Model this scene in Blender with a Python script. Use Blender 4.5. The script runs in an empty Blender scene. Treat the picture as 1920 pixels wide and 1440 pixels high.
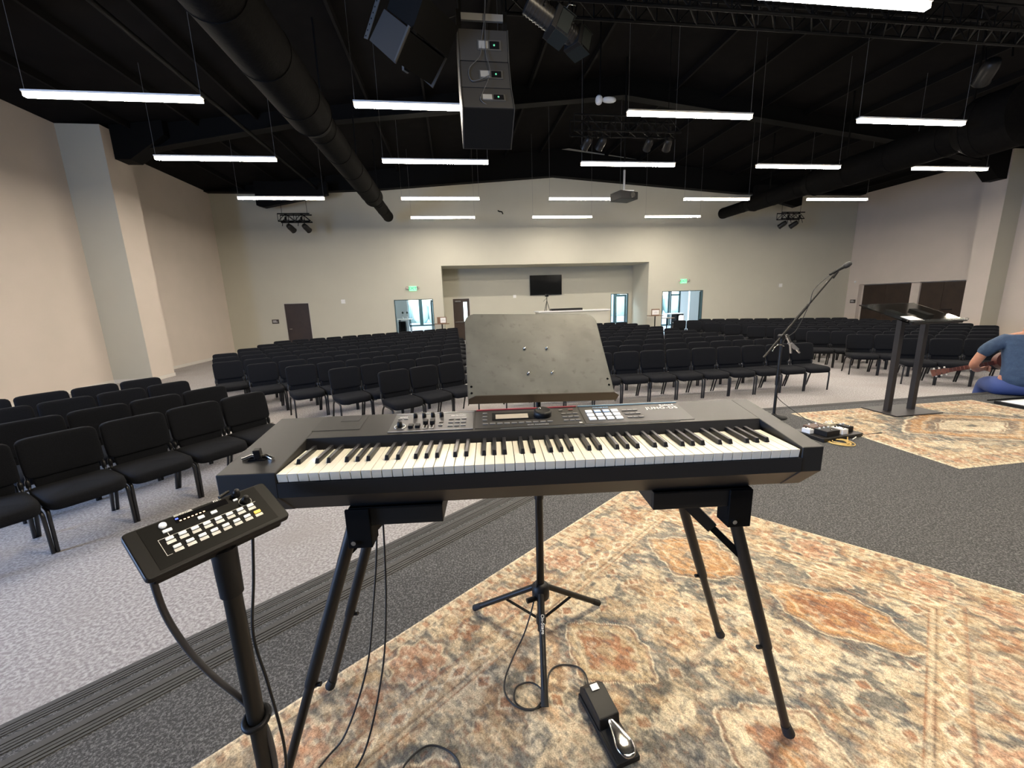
import bpy, bmesh, math, random
import numpy as np
from mathutils import Vector as V, Matrix as M
random.seed(7)
R = math.radians
PI = math.pi
scene = bpy.context.scene
COL = scene.collection

# ------------------------------------------------------------------ camera
CAM = V((0, 0, 1.89))
RT = V((0.98970654, -0.13972488, -0.03095043))
UP = V((0.0581218, 0.19480714, 0.97911799))
FW = V((0.13077777, 0.97083837, -0.20092296))
FPX = 757.31
cd = bpy.data.cameras.new('camera'); cam = bpy.data.objects.new('camera', cd); COL.objects.link(cam)
cd.sensor_width = 36; cd.sensor_fit = 'HORIZONTAL'; cd.lens = FPX / 1920 * 36; cd.clip_start = 0.02; cd.clip_end = 300
m3 = M((RT, UP, -FW)).transposed()
cam.matrix_world = M.Translation(CAM) @ m3.to_4x4()
scene.camera = cam
def inview(p, mx=120):
    d = V(p) - CAM
    z = d.dot(FW)
    if z <= .05: return False
    x = 960 + FPX * d.dot(RT) / z; y = 720 - FPX * d.dot(UP) / z
    return -mx < x < 1920 + mx and -mx < y < 1440 + mx

# ------------------------------------------------------------------ materials
MATS = {}
def mat(name, col, rough=.6, metal=0, spec=.5, noise=None, bump=None, emit=None, alpha=None, trans=0, coat=0, sheen=0):
    if name in MATS: return MATS[name]
    m = bpy.data.materials.new(name); m.use_nodes = True
    nt = m.node_tree; b = nt.nodes['Principled BSDF']
    b.inputs['Base Color'].default_value = (*col, 1)
    b.inputs['Roughness'].default_value = rough
    b.inputs['Metallic'].default_value = metal
    b.inputs['Specular IOR Level'].default_value = spec
    if trans: b.inputs['Transmission Weight'].default_value = trans
    if coat: b.inputs['Coat Weight'].default_value = coat
    if sheen: b.inputs['Sheen Weight'].default_value = sheen; b.inputs['Sheen Roughness'].default_value = .5
    if emit: b.inputs['Emission Color'].default_value = (*emit[0], 1); b.inputs['Emission Strength'].default_value = emit[1]
    tc = None
    if noise or bump:
        tc = nt.nodes.new('ShaderNodeTexCoord')
    if noise:   # list of (scale, detail, colour2, lo, hi)
        prev = None
        for i, (sc, det, c2, lo, hi) in enumerate(noise):
            n = nt.nodes.new('ShaderNodeTexNoise'); n.inputs['Scale'].default_value = sc; n.inputs['Detail'].default_value = det
            nt.links.new(tc.outputs['Object'], n.inputs['Vector'])
            mr = nt.nodes.new('ShaderNodeMapRange'); mr.inputs['From Min'].default_value = lo; mr.inputs['From Max'].default_value = hi
            nt.links.new(n.outputs['Fac'], mr.inputs['Value'])
            mx = nt.nodes.new('ShaderNodeMix'); mx.data_type = 'RGBA'
            nt.links.new(mr.outputs['Result'], mx.inputs['Factor'])
            if prev: nt.links.new(prev, mx.inputs['A'])
            else: mx.inputs['A'].default_value = (*col, 1)
            mx.inputs['B'].default_value = (*c2, 1)
            prev = mx.outputs['Result']
        nt.links.new(prev, b.inputs['Base Color'])
    if bump:
        n = nt.nodes.new('ShaderNodeTexNoise'); n.inputs['Scale'].default_value = bump[0]; n.inputs['Detail'].default_value = 3
        nt.links.new(tc.outputs['Object'], n.inputs['Vector'])
        bp = nt.nodes.new('ShaderNodeBump'); bp.inputs['Strength'].default_value = bump[1]; bp.inputs['Distance'].default_value = bump[2]
        nt.links.new(n.outputs['Fac'], bp.inputs['Height']); nt.links.new(bp.outputs['Normal'], b.inputs['Normal'])
    MATS[name] = m
    return m
wall_m = mat('wall_paint', (.66, .58, .51), .85, noise=[(1.5, 2, (.63, .56, .49), .3, .7)], bump=(220, .12, .002))
wallb_m = mat('wall_paint_lit_green_grey', (.54, .525, .435), .85, noise=[(1.2, 2, (.52, .505, .42), .3, .7)], bump=(220, .1, .002))  # same wall paint, with the dim greenish light put into its colour
white_m = mat('lobby_paint', (.75, .77, .78), .8)
ceil_m = mat('black_ceiling', (.0045, .004, .004), .9, spec=.1, noise=[(3, 4, (.007, .0062, .006), .4, .7)])
steel_m = mat('black_steel', (.004, .004, .004), .6, spec=.1)
duct_m = mat('duct_black', (.0045, .0042, .004), .78, spec=.06, noise=[(14, 3, (.0065, .006, .0055), .4, .7)], bump=(30, .3, .01))
carpet_m = mat('light_carpet', (.26, .243, .238), .95, spec=.1, noise=[(52, 6, (.46, .44, .432), .40, .62), (260, 2, (.17, .158, .155), .53, .74), (1.1, 3, (.29, .265, .25), .5, .8)], bump=(250, .4, .004))
stage_m = mat('dark_carpet', (.075, .076, .078), .95, spec=.1, noise=[(120, 4, (.20, .202, .205), .45, .66), (330, 2, (.028, .028, .029), .48, .70)], bump=(300, .5, .004))
nosing_m = mat('nosing_rubber', (.07, .069, .068), .7, spec=.3)
fabric_m = mat('black_fabric', (.006, .0065, .008), .9, spec=.12, noise=[(300, 2, (.013, .014, .018), .45, .7)], bump=(400, .5, .002), sheen=.015)
frame_m = mat('black_frame', (.01, .01, .011), .35)
plast_m = mat('black_plastic', (.010, .010, .0105), .5, spec=.3)
keybody_m = mat('keyboard_body', (.017, .0165, .016), .45, bump=(900, .15, .0005))
keyfront_m = mat('keyboard_front', (.012, .012, .013), .45)
panel_m = mat('keyboard_panel', (.035, .034, .034), .38)
wkey_m = mat('white_key', (.80, .78, .68), .3, coat=.2)
bkey_m = mat('black_key', (.013, .013, .015), .35)
chrome_m = mat('chrome', (.75, .74, .72), .18, metal=1)
silver_m = mat('silver_print', (.72, .72, .7), .4)
btn_m = mat('grey_button', (.19, .19, .19), .4)
pad_m = mat('white_pad', (.85, .86, .86), .4, emit=((1, 1, 1), .12))
lcd_m = mat('lcd', (.42, .39, .33), .3)
red_m = mat('red_strip', (.28, .035, .05), .3)
blue_m = mat('blue_strip', (.12, .25, .36), .3)
glossb_m = mat('gloss_black', (.008, .008, .009), .12)
stand_m = mat('stand_black', (.012, .0115, .0105), .4, spec=.35)
desk_m = mat('music_desk', (.095, .098, .09), .48, metal=.2, spec=.35, noise=[(7, 6, (.135, .138, .128), .42, .68), (38, 6, (.065, .064, .058), .58, .8), (5, 8, (.065, .066, .06), .6, .75)])
rubber_m = mat('rubber', (.012, .012, .012), .8)
cable_m = mat('cable_black', (.012, .012, .012), .5)
yellow_m = mat('cable_yellow', (.62, .42, .13), .5)
wht_m = mat('white_plastic', (.8, .8, .78), .4)
amber_m = mat('amber_button', (.9, .5, .08), .4, emit=((1, .6, .1), .5))
ledamb_m = mat('amber_led', (.9, .5, .2), .4, emit=((1, .55, .25), 3))
ledblue_m = mat('blue_led', (.05, .08, .6), .4, emit=((.1, .15, 1), .8))
exitg_m = mat('exit_green', (.02, .5, .2), .5, emit=((.0, .35, .1), .25))
exitl_m = mat('exit_face', (.5, .9, .65), .5, emit=((.12, 1, .35), .42))
door_m = mat('dark_wood_door', (.028, .017, .012), .5, noise=[(3, 5, (.04, .024, .016), .35, .7)])
glass_m = mat('glass', (.93, .97, .96), .03, trans=1)
wood_m = mat('brown_wood', (.17, .09, .05), .5, noise=[(8, 4, (.22, .13, .07), .4, .6)])
mull_m = mat('window_frame_dark', (.02, .05, .05), .5)
skin_m = mat('skin', (.46, .21, .13), .5, noise=[(30, 3, (.5, .25, .16), .4, .6)])
shirt_m = mat('blue_shirt', (.035, .065, .12), .85, noise=[(18, 4, (.05, .09, .15), .4, .65), (200, 2, (.03, .05, .09), .5, .75)], bump=(14, .5, .02))
jeans_m = mat('blue_shorts', (.045, .075, .22), .8)
hair_m = mat('dark_hair', (.015, .01, .008), .6)
guitar_m = mat('guitar_wood', (.10, .028, .02), .35)
paper_m = mat('paper', (.85, .84, .82), .7)
screen_m = mat('tv_screen', (.006, .007, .008), .12)
array_m = mat('speaker_lit_grey', (.035, .034, .033), .6, spec=.3, bump=(300, .3, .001))  # cabinet black raised to the grey its back shows under light
light_m = mat('light_diffuser', (.9, .9, .9), .5, emit=((1, .90, .78), 74))
lens_m = mat('light_side_lens', (.9, .85, .75), .5, emit=((1, .82, .58), 3.2))
sky_m = None

# ------------------------------------------------------------------ mesh helper
class MB:
    def __init__(s): s.v = []; s.f = []; s.sm = []
    def add(s, vs, fs, T=None, smooth=False):
        o = len(s.v)
        s.v += [tuple(T @ V(p)) if T else tuple(p) for p in vs]
        s.f += [[i + o for i in f] for f in fs]; s.sm += [smooth] * len(fs)
        return s
    def box(s, a, b, T=None):
        x0, y0, z0 = a; x1, y1, z1 = b
        if x0 > x1: x0, x1 = x1, x0
        if y0 > y1: y0, y1 = y1, y0
        if z0 > z1: z0, z1 = z1, z0
        vs = [(x0, y0, z0), (x1, y0, z0), (x1, y1, z0), (x0, y1, z0), (x0, y0, z1), (x1, y0, z1), (x1, y1, z1), (x0, y1, z1)]
        return s.add(vs, [(3, 2, 1, 0), (4, 5, 6, 7), (0, 1, 5, 4), (1, 2, 6, 5), (2, 3, 7, 6), (3, 0, 4, 7)], T)
    def cbox(s, c, d, T=None):
        return s.box([c[i] - d[i] / 2 for i in range(3)], [c[i] + d[i] / 2 for i in range(3)], T)
    def prism(s, poly, a, b, axis='x', T=None):
        """poly: CCW list of 2D; extruded from a to b along axis"""
        n = len(poly)
        def P(t, p):
            return {'x': (t, p[0], p[1]), 'y': (p[0], t, p[1]), 'z': (p[0], p[1], t)}[axis]
        vs = [P(a, p) for p in poly] + [P(b, p) for p in poly]
        fs = [list(range(n))[::-1], list(range(n, 2 * n))] + [[i, (i + 1) % n, n + (i + 1) % n, n + i] for i in range(n)]
        return s.add(vs, fs, T)
    def tube(s, pts, r, n=10, T=None, cap=True, smooth=True):
        pts = [V(p) for p in pts]; rs = r if isinstance(r, (list, tuple)) else [r] * len(pts)
        vs = []; fs = []
        prev = None
        for i, p in enumerate(pts):
            d = (pts[min(i + 1, len(pts) - 1)] - pts[max(i - 1, 0)])
            d = d.normalized() if d.length > 1e-9 else V((0, 0, 1))
            if prev is None:
                a = d.orthogonal().normalized()
            else:
                a = prev - d * prev.dot(d)
                a = a.normalized() if a.length > 1e-6 else d.orthogonal().normalized()
            prev = a; b = d.cross(a)
            for k in range(n):
                t = 2 * PI * k / n
                vs.append(p + (a * math.cos(t) + b * math.sin(t)) * rs[i])
        for i in range(len(pts) - 1):
            for k in range(n):
                k2 = (k + 1) % n
                fs.append([i * n + k, i * n + k2, (i + 1) * n + k2, (i + 1) * n + k])
        s.add(vs, fs, T, smooth)
        if cap:
            o = len(s.v)
            s.v += [s.v[o - len(vs) + k] for k in range(n)] + [s.v[o - n + k] for k in range(n)]
            s.f += [[o + k for k in range(n)][::-1], [o + n + k for k in range(n)]]; s.sm += [False, False]
        return s
    def bar(s, p0, p1, w, h, up=(0, 0, 1), T=None):
        p0 = V(p0); p1 = V(p1); d = (p1 - p0).normalized(); u = V(up)
        x = d.cross(u)
        if x.length < 1e-4: x = d.orthogonal()
        x.normalize(); u = x.cross(d)
        vs = [p + x * (sx * w / 2) + u * (sz * h / 2) for p in (p0, p1) for sx, sz in ((-1, -1), (1, -1), (1, 1), (-1, 1))]
        return s.add(vs, [(0, 3, 2, 1), (4, 5, 6, 7), (0, 1, 5, 4), (1, 2, 6, 5), (2, 3, 7, 6), (3, 0, 4, 7)], T)
    def lathe(s, prof, n=20, T=None, smooth=True):
        """prof: list (r,z) bottom to top"""
        vs = []; fs = []
        for r, z in prof:
            for k in range(n):
                t = 2 * PI * k / n; vs.append((r * math.cos(t), r * math.sin(t), z))
        for i in range(len(prof) - 1):
            for k in range(n):
                k2 = (k + 1) % n
                fs.append([i * n + k, i * n + k2, (i + 1) * n + k2, (i + 1) * n + k])
        fs.append(list(range(n))[::-1]); fs.append([(len(prof) - 1) * n + k for k in range(n)])
        return s.add(vs, fs, T, smooth)
    def pill(s, c, d, e=.35, n=20, m=10, T=None, fn=None):
        """superellipsoid pillow, size d, exponent e"""
        def sg(w, p): return math.copysign(abs(w) ** p, w)
        vs = []; fs = []
        for i in range(m + 1):
            ph = -PI / 2 + PI * i / m
            for k in range(n):
                t = 2 * PI * k / n
                x = sg(math.cos(ph), e) * sg(math.cos(t), e); y = sg(math.cos(ph), e) * sg(math.sin(t), e); z = sg(math.sin(ph), e)
                p = V((c[0] + x * d[0] / 2, c[1] + y * d[1] / 2, c[2] + z * d[2] / 2))
                if fn: p = V(fn(p))
                vs.append(p)
        for i in range(m):
            for k in range(n):
                k2 = (k + 1) % n
                fs.append([i * n + k, i * n + k2, (i + 1) * n + k2, (i + 1) * n + k])
        return s.add(vs, fs, T, True)
    def build(s, name, m, parent=None, T=None, bevel=0):
        me = bpy.data.meshes.new(name); me.from_pydata(s.v, [], s.f)
        me.polygons.foreach_set('use_smooth', s.sm)
        me.materials.append(m); me.update()
        o = bpy.data.objects.new(name, me); COL.objects.link(o)
        if parent: o.parent = parent
        if T: o.matrix_local = T
        if bevel:
            b = o.modifiers.new('bevel', 'BEVEL'); b.width = bevel; b.segments = 2; b.limit_method = 'ANGLE'; b.angle_limit = R(40)
        return o
def tag(o, label, cat, group=None, kind=None):
    if label: o['label'] = label
    if cat: o['category'] = cat
    if group: o['group'] = group
    if kind: o['kind'] = kind
    return o
def struct(o): o['kind'] = 'structure'; return o
def thing(name, label, cat, loc=(0, 0, 0), rz=0, group=None, T=None):
    o = bpy.data.objects.new(name, None); COL.objects.link(o); o.empty_display_size = .1
    if T: o.matrix_world = T
    else: o.location = loc; o.rotation_euler = (0, 0, rz)
    return tag(o, label, cat, group)
def kids(o): return [c for c in COL.objects if c.parent == o]
def text(name, s, size, m, parent, T, ext=.0003, bold=0, spacing=1.0, align='CENTER'):
    c = bpy.data.curves.new(name, 'FONT'); c.body = s; c.size = size; c.extrude = ext; c.align_x = align; c.align_y = 'CENTER'
    c.offset = bold; c.space_character = spacing; c.resolution_u = 3
    t = bpy.data.objects.new(name, c); COL.objects.link(t)
    dg = bpy.context.evaluated_depsgraph_get()
    me = bpy.data.meshes.new_from_object(t.evaluated_get(dg))
    bpy.data.objects.remove(t); bpy.data.curves.remove(c)
    me.materials.clear(); me.materials.append(m)
    o = bpy.data.objects.new(name, me); COL.objects.link(o)
    if parent: o.parent = parent
    o.matrix_local = T
    return o
Tr = M.Translation
def Rx(a): return M.Rotation(a, 4, 'X')
def Ry(a): return M.Rotation(a, 4, 'Y')
def Rz(a): return M.Rotation(a, 4, 'Z')
def spline(pts, k=6):
    P = [V(p) for p in pts]; out = []
    for i in range(len(P) - 1):
        a = P[max(i - 1, 0)]; b = P[i]; c = P[i + 1]; d = P[min(i + 2, len(P) - 1)]
        for j in range(k):
            t = j / k
            out.append(.5 * ((2 * b) + (c - a) * t + (2 * a - 5 * b + 4 * c - d) * t * t + (3 * b - a - 3 * c + d) * t ** 3))
    out.append(P[-1]); return out

# ================================================================== THE ROOM
S = .56                       # stage height
XL, XR, YB, YF = -9.43, 20.17, 18.8, -5.0
RX = 5.37                     # ridge x
def ceil_z(x): return 6.5 + .125 * (min(x, 2 * RX - x) + 9.43) if x < 2 * RX else 6.5 + .125 * max(0, (2 * RX - x + 9.43))
struct(MB().box((XL - .3, YF - .3, -.2), (XR + .3, YB + .2, 0)).build('floor', carpet_m))
# ceiling: two pitched slabs
cz = MB()
z0, z1 = 6.5, ceil_z(RX)
cz.prism([(XL - .2, z0 - .025), (RX, z1), (XR + .2, z0 - .025), (XR + .2, z0 + .3), (RX, z1 + .3), (XL - .2, z0 + .3)], YF - .2, YB + .2, 'y')
struct(cz.build('ceiling', ceil_m))
# walls
struct(MB().box((XL - .2, YF - .2, 0), (XL, YB, 6.52)).build('wall_left', wall_m))
wr = MB()   # right wall with the double-door alcove opening
for (a, b, c, d) in ((YF - .2, 13.75, 0, 6.52), (18.2, YB, 0, 6.52), (13.75, 18.2, 2.16, 6.52)):
    wr.box((XR, a, c), (XR + .2, b, d))
struct(wr.build('wall_right', wall_m))
struct(MB().box((XR + .1, 15.54, 0), (XR + .2, 15.88, 2.16)).build('trim_1', wall_m))
wb = MB()
wb_x = [XL - .2, -7.24, -6.17, -2.62, -.92, -.467, 9.266, 10.0, 12.12, XR + .2]
for i in range(len(wb_x) - 1):
    lo = {1: 2.11, 3: 2.1, 5: 3.51, 7: 2.13}.get(i, 0)
    wb.box((wb_x[i], YB, lo), (wb_x[i + 1], YB + .15, 8.6))
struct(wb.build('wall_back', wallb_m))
struct(MB().box((XL - .2, YF - .2, 0), (XR + .2, YF, 8.6)).build('wall_front', mat('stage_wall', (.09, .085, .08), .8)))
# recess behind the back wall
YR = 20.6
rc = MB()
rx = [-.467, -.05, .77, 8.12, 9.07, 9.266]
for i in range(5):
    lo = 2.1 if i in (1, 3) else 0
    rc.box((rx[i], YR, lo), (rx[i + 1], YR + .12, 3.51))
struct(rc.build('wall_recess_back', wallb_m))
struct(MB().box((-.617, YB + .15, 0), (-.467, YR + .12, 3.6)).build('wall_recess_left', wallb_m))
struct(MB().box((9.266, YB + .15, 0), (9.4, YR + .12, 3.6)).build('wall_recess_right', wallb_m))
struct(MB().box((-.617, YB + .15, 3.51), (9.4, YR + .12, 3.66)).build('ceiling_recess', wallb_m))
struct(MB().box((-.6, YB + .2, -.2), (9.4, YR, 0)).build('floor_recess', carpet_m))
# baseboards
bb = MB().box((XL, YF, 0), (XL + .015, 12.4, .1)).box((XL, 13.3, 0), (XL + .015, YB, .1)).box((-8.45, 12.39, 0), (-8.435, 13.31, .1)).box((XL, 12.385, 0), (-8.435, 12.4, .1))
struct(bb.build('baseboard_left', mat('base_trim', (.66, .63, .58), .6)))
bb = MB()
for a, b in ((XL, -7.29), (-6.12, -2.7), (-.85, -.467), (9.266, 9.92), (12.2, XR)): bb.box((a, YB - .015, 0), (b, YB, .1))
struct(bb.build('baseboard_back', MATS['base_trim']))
# pilasters
struct(MB().box((XL, 12.4, 0), (-8.45, 13.3, 6.5)).build('wall_pilaster_left', wall_m))
struct(MB().box((XL + .001, 12.397, 0), (-8.452, 12.4, 6.5)).build('wall_pilaster_left_face', wallb_m))  # thin skin that carries the painted green-grey light of the pilaster front
struct(MB().box((19.4, 12.65, 0), (XR, 13.3, 6.5)).build('wall_pilaster_right', wall_m))
struct(MB().box((19.402, 12.647, 0), (XR, 12.65, 6.5)).build('wall_pilaster_right_face', wallb_m))  # right pilaster front: same painted light tint on a thin skin

# steel roof frames (rafters follow the pitch, deeper at the haunch)
def rafter(y, bot, w=.3, dz=0):
    f = MB()
    top = [(x, ceil_z(x) - .002) for x, _ in bot]
    poly = bot + top[::-1]
    f.prism(poly, y - .02, y + .02, 'y')
    for i in range(len(bot) - 1):
        (xa, za), (xb, zb) = bot[i], bot[i + 1]
        f.prism([(xa, za), (xb, zb), (xb, zb + .03), (xa, za + .03)], y - w / 2, y + w / 2, 'y')
    return f
roof_lab = ['black steel roof frame just in front of the far wall', 'black steel roof frame meeting the wall pilasters', 'black steel roof frame above the speaker cluster', 'black steel roof frame above the stage']
mid = [(-8.45, 5.95), (-4.2, 6.75), (RX, 7.76), (15.0, 6.7), (19.4, 5.98)]
for i, (y, bot) in enumerate(((18.55, [(-9.4, 6.44), (-6.3, 6.42), (-3, 6.55), (4.6, 7.13), (13.5, 6.47), (20.1, 6.44)]), (12.95, mid), (7.6, mid), (2.2, mid))):
    tag(rafter(y, bot).build('roof_frame', steel_m), roof_lab[i], 'roof beam', 'black steel roof frames')
hb = MB().prism([(-8.45, 5.8), (-8.1, 5.8), (-7.2, 6.4), (-7.2, 6.75), (-8.45, 6.6)], 12.7, 13.15, 'y')
tag(hb.build('beam_haunch', steel_m), 'black steel haunch on top of the left wall pilaster', 'beam bracket')
hb = MB().prism([(19.4, 5.55), (19.05, 5.55), (18.2, 6.3), (18.2, 6.85), (19.4, 6.7)][::-1], 12.7, 13.15, 'y')
tag(hb.build('beam_haunch', steel_m), 'black steel haunch on top of the right wall pilaster', 'beam bracket')
pur = MB()
for x in [XL + 1.45 + 1.5 * i for i in range(19)]:
    if abs(x - RX) < .3: continue
    pur.box((x - .03, YF, ceil_z(x) - .16), (x + .03, YB - .01, ceil_z(x) + .01))
tag(pur.build('roof_purlins', mat('purlin_black', (.005, .0045, .0045), .8, spec=.15)), 'thin black roof purlins running down the whole black ceiling', 'roof purlins', kind='structure')
# haunch brackets on the far wall above the small trusses
for xs, d, lab in (((-7.2, -4.6), 1, 'black wedge shaped steel bracket above the left small truss'), ((15.9, 13.6), -1, 'black wedge shaped steel bracket above the right small truss')):
    a, b = xs
    pl = [(a, 6.35), (a, 5.75), (a + d * .25, 5.68), (b, 6.15), (b, 6.6), (a, 6.6)]
    if d > 0: pl = pl
    else: pl = pl[::-1]
    tag(MB().prism(pl, 17.55, 17.8, 'y').build('beam_bracket', steel_m), lab, 'beam bracket')

# ------------------------------------------------------------------ stage
n_ang = 36.5
c, s_ = math.cos(R(n_ang)), math.sin(R(n_ang))
def stage_poly(off):
    # edges: left diagonal, front (parallel to x), right diagonal (mirror)
    o = 1.803 + off; yf = 4.13 + off
    xa = (c * yf - o) / s_            # -s x + c y = o
    xm = 4.7
    xb = 2 * xm - xa
    yl = YF
    xl = (c * yl - o) / s_
    return [(xl, yl), (2 * xm - xl, yl), (xb, yf), (xa, yf)]
struct(MB().prism([p for p in stage_poly(0)], .004, S, 'z').build('floor_stage', stage_m))
TR = .37
for i in (1, 2):
    struct(MB().prism(stage_poly(TR * i), .003, S - .187 * i, 'z').build('floor_step', stage_m))
for i in range(3):
    P = stage_poly(TR * i); z = S - .187 * i
    nm = MB()
    for (a, b) in ((P[3], P[0]), (P[2], P[3]), (P[1], P[2])):
        a = V((*a, z)); b = V((*b, z)); d = (b - a).normalized(); n = V((-d.y, d.x, 0))   # n points inward?
        ctr = V((4.7, 0, z))
        if (ctr - a).dot(n) < 0: n = -n
        for (o0, o1, h) in ((-.012, .014, .006), (.018, .030, .0045), (.034, .046, .0045), (.050, .060, .003)):
            q = [a + n * o0, b + n * o0, b + n * o1, a + n * o1]
            lo = -.035 if o0 < 0 else 0
            nm.add([p + V((0, 0, lo)) for p in q] + [p + V((0, 0, h)) for p in q], [(0, 1, 2, 3), (7, 6, 5, 4), (0, 4, 5, 1), (1, 5, 6, 2), (2, 6, 7, 3), (3, 7, 4, 0)])
    struct(nm.build('trim_%d' % (i + 2), nosing_m))

# ------------------------------------------------------------------ doors and openings of the hall
def frame(mb, x0, x1, z1, y, w=.05, d=.2):
    mb.box((x0 - w, y - .012, 0), (x0, y + d, z1 + w)).box((x1, y - .012, 0), (x1 + w, y + d, z1 + w)).box((x0, y - .012, z1), (x1, y + d, z1 + w))
trimw = mat('door_frame_paint', (.52, .50, .44), .5)
def lever(parent, x, y, z, d):
    MB().tube([(x, y, z), (x, y - .05, z), (x + d * .12, y - .055, z)], .012, 8).build('door_handle', chrome_m, parent)
d1 = struct(MB().box((-7.2, YB + .03, .01), (-6.21, YB + .075, 2.07)).build('door_1', door_m))
fr = MB(); frame(fr, -7.2, -6.21, 2.07, YB, .04, .06); fr.build('door_frame', trimw, d1)
lever(d1, -7.1, YB + .03, 1.0, 1)
d2 = struct(MB().box((-.04, YR + .02, .01), (.76, YR + .065, 2.08)).build('door_2', door_m))
fr = MB(); frame(fr, -.04, .76, 2.08, YR, .05, .06); fr.build('door_frame', trimw, d2)
MB().box((.46, YR + .012, .95), (.64, YR + .02, 1.92)).build('door_window', mat('door_glass_lit', (.6, .8, .85), .1, emit=((.7, .95, 1), 1.6)), d2)
MB().box((.02, YR - .03, .93), (.6, YR + .02, .97)).build('push_bar', chrome_m, d2)
MB().box((.05, YR - .05, 1.93), (.34, YR + .02, 1.99)).build('door_closer', chrome_m, d2)
# double doors in the right wall
for i, (a, b) in enumerate(((15.92, 18.05), (13.8, 15.5))):
    dd = thing('door_%d' % (3 + i), None, None, (XR + .12, a, 0)); struct(dd)
    L = (b - a) / 2
    for k in (0, 1):
        lf = MB().box((0, k * L + .005, .01), (.045, (k + 1) * L - .005, 2.12)).build('door_leaf', door_m, dd)
        MB().box((-.05, k * L + L * .5, .98), (0, k * L + L * .9, 1.02)).build('push_bar', plast_m, lf)
struct(MB().box((XR + .2, 13.6, 0), (XR + .3, 18.3, 2.4)).build('wall_alcove', wall_m))
# lobby openings: metal frames + open door leaves with panic bars
def opening(n, x0, x1, z1, y, leaf, d=.17):
    o = MB(); frame(o, x0 + .03, x1 - .03, z1 - .03, y, .03, d)
    o = struct(o.build('door_%d' % n, mull_m))
    for sx, hx in leaf:
        T = Tr((hx, y + .16, 0)) @ Rz(sx)
        lf = MB().box((0, -.02, .01), (.9, .02, .12)).box((0, -.02, 1.95), (.9, .02, 2.06)).box((0, -.02, 0.12), (.1, .02, 1.95)).box((.8, -.02, 0.12), (.9, .02, 1.95)).build('door_leaf', mull_m, o, T)
        MB().box((.1, -.004, .12), (.8, .004, 1.95)).build('glass_pane', glass_m, lf)
        MB().box((.05, -.07, .95), (.85, -.03, 1.0)).build('push_bar', chrome_m, lf)
        MB().box((.05, -.05, 1.97), (.3, -.02, 2.02)).build('door_closer', plast_m, lf)
opening(5, -2.62, -.92, 2.1, YB, [(R(96), -.99)])
opening(6, 10.0, 12.12, 2.13, YB, [(R(63), 10.05), (R(58), 12.07)])
opening(7, 8.12, 9.07, 2.1, YR, [(R(110), 9.02)], .12)

# ------------------------------------------------------------------ lobby behind
YW = 25.0
lb = MB().box((-6, YB + .15, -.2), (-.617, YW + .3, 0)).box((-.617, YR + .12, -.2), (9.4, YW + .3, 0)).box((9.4, YB + .15, -.2), (18, YW + .3, 0))
struct(lb.build('floor_lobby', mat('lobby_floor', (.45, .48, .52), .35)))
struct(MB().box((-6, YB + .15, 3.7), (18, YW + .3, 3.8)).build('ceiling_lobby', white_m))
struct(MB().box((-6.1, YB + .15, 0), (-6, YW, 3.7)).box((18, YB + .15, 0), (18.1, YW, 3.7)).build('wall_lobby_ends', white_m))
wins = [(-2.75, -1.2, .6, 2.25), (1.5, 4.5, .5, 2.6), (9.3, 11.0, .3, 2.6), (12.9, 13.82, .02, 2.3), (13.86, 14.56, .02, 2.6)]
xs = sorted({-6, 18} | {w for q in wins for w in q[:2]}); ww = MB()
for a, b in zip(xs, xs[1:]):
    h = [q for q in wins if q[0] <= a and b <= q[1]]
    if h: ww.box((a, YW, 0), (b, YW + .2, h[0][2])).box((a, YW, h[0][3]), (b, YW + .2, 3.7))
    else: ww.box((a, YW, 0), (b, YW + .2, 3.7))
struct(ww.build('wall_lobby_far', white_m))
for i, (a, b, z0_, z1_) in enumerate(wins):
    f = MB(); w = .07
    f.box((a, YW - .02, z0_), (b, YW + .1, z0_ + w)).box((a, YW - .02, z1_ - w), (b, YW + .1, z1_)).box((a, YW - .02, z0_ + w), (a + w, YW + .1, z1_ - w)).box((b - w, YW - .02, z0_ + w), (b, YW + .1, z1_ - w))
    if b - a > 1.2:
        f.box(((a + b) / 2 - .1, YW - .02, z0_ + w), ((a + b) / 2 + .1, YW + .1, z1_ - w))
    if i == 4: f.box((a + w, YW - .02, 1.92), (b - w, YW + .1, 2.0))
    o = struct(f.build('window_%d' % (i + 1), mull_m))
    MB().box((a + w, YW + .04, z0_ + w), (b - w, YW + .05, z1_ - w)).build('glass_pane', glass_m, o)
# white partition walls seen through the open doors
struct(MB().box((-3.6, 21.6, 0), (-2.36, 21.75, 3.7)).build('wall_lobby_left', white_m))
struct(MB().box((13.4, 22.0, 0), (15.6, 22.15, 3.7)).build('wall_lobby_right', white_m))
# ground and hedge outside
struct(MB().box((-20, YW + .3, -.3), (40, 60, -.05)).build('ground', mat('outdoor_ground', (.42, .46, .42), .9)))
hd = MB()
for k in range(40):
    hd.pill((-12 + k * 1.1 + random.uniform(-.3, .3), 44 + random.uniform(-1, 1), 1.0), (1.7, 1.6, random.uniform(2.0, 3.4)), .9, 10, 6)
tag(hd.build('hedge', mat('hedge_green', (.36, .5, .47), .9)), 'pale green hedge outside beyond the lobby windows', 'hedge', kind='stuff')

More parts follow.
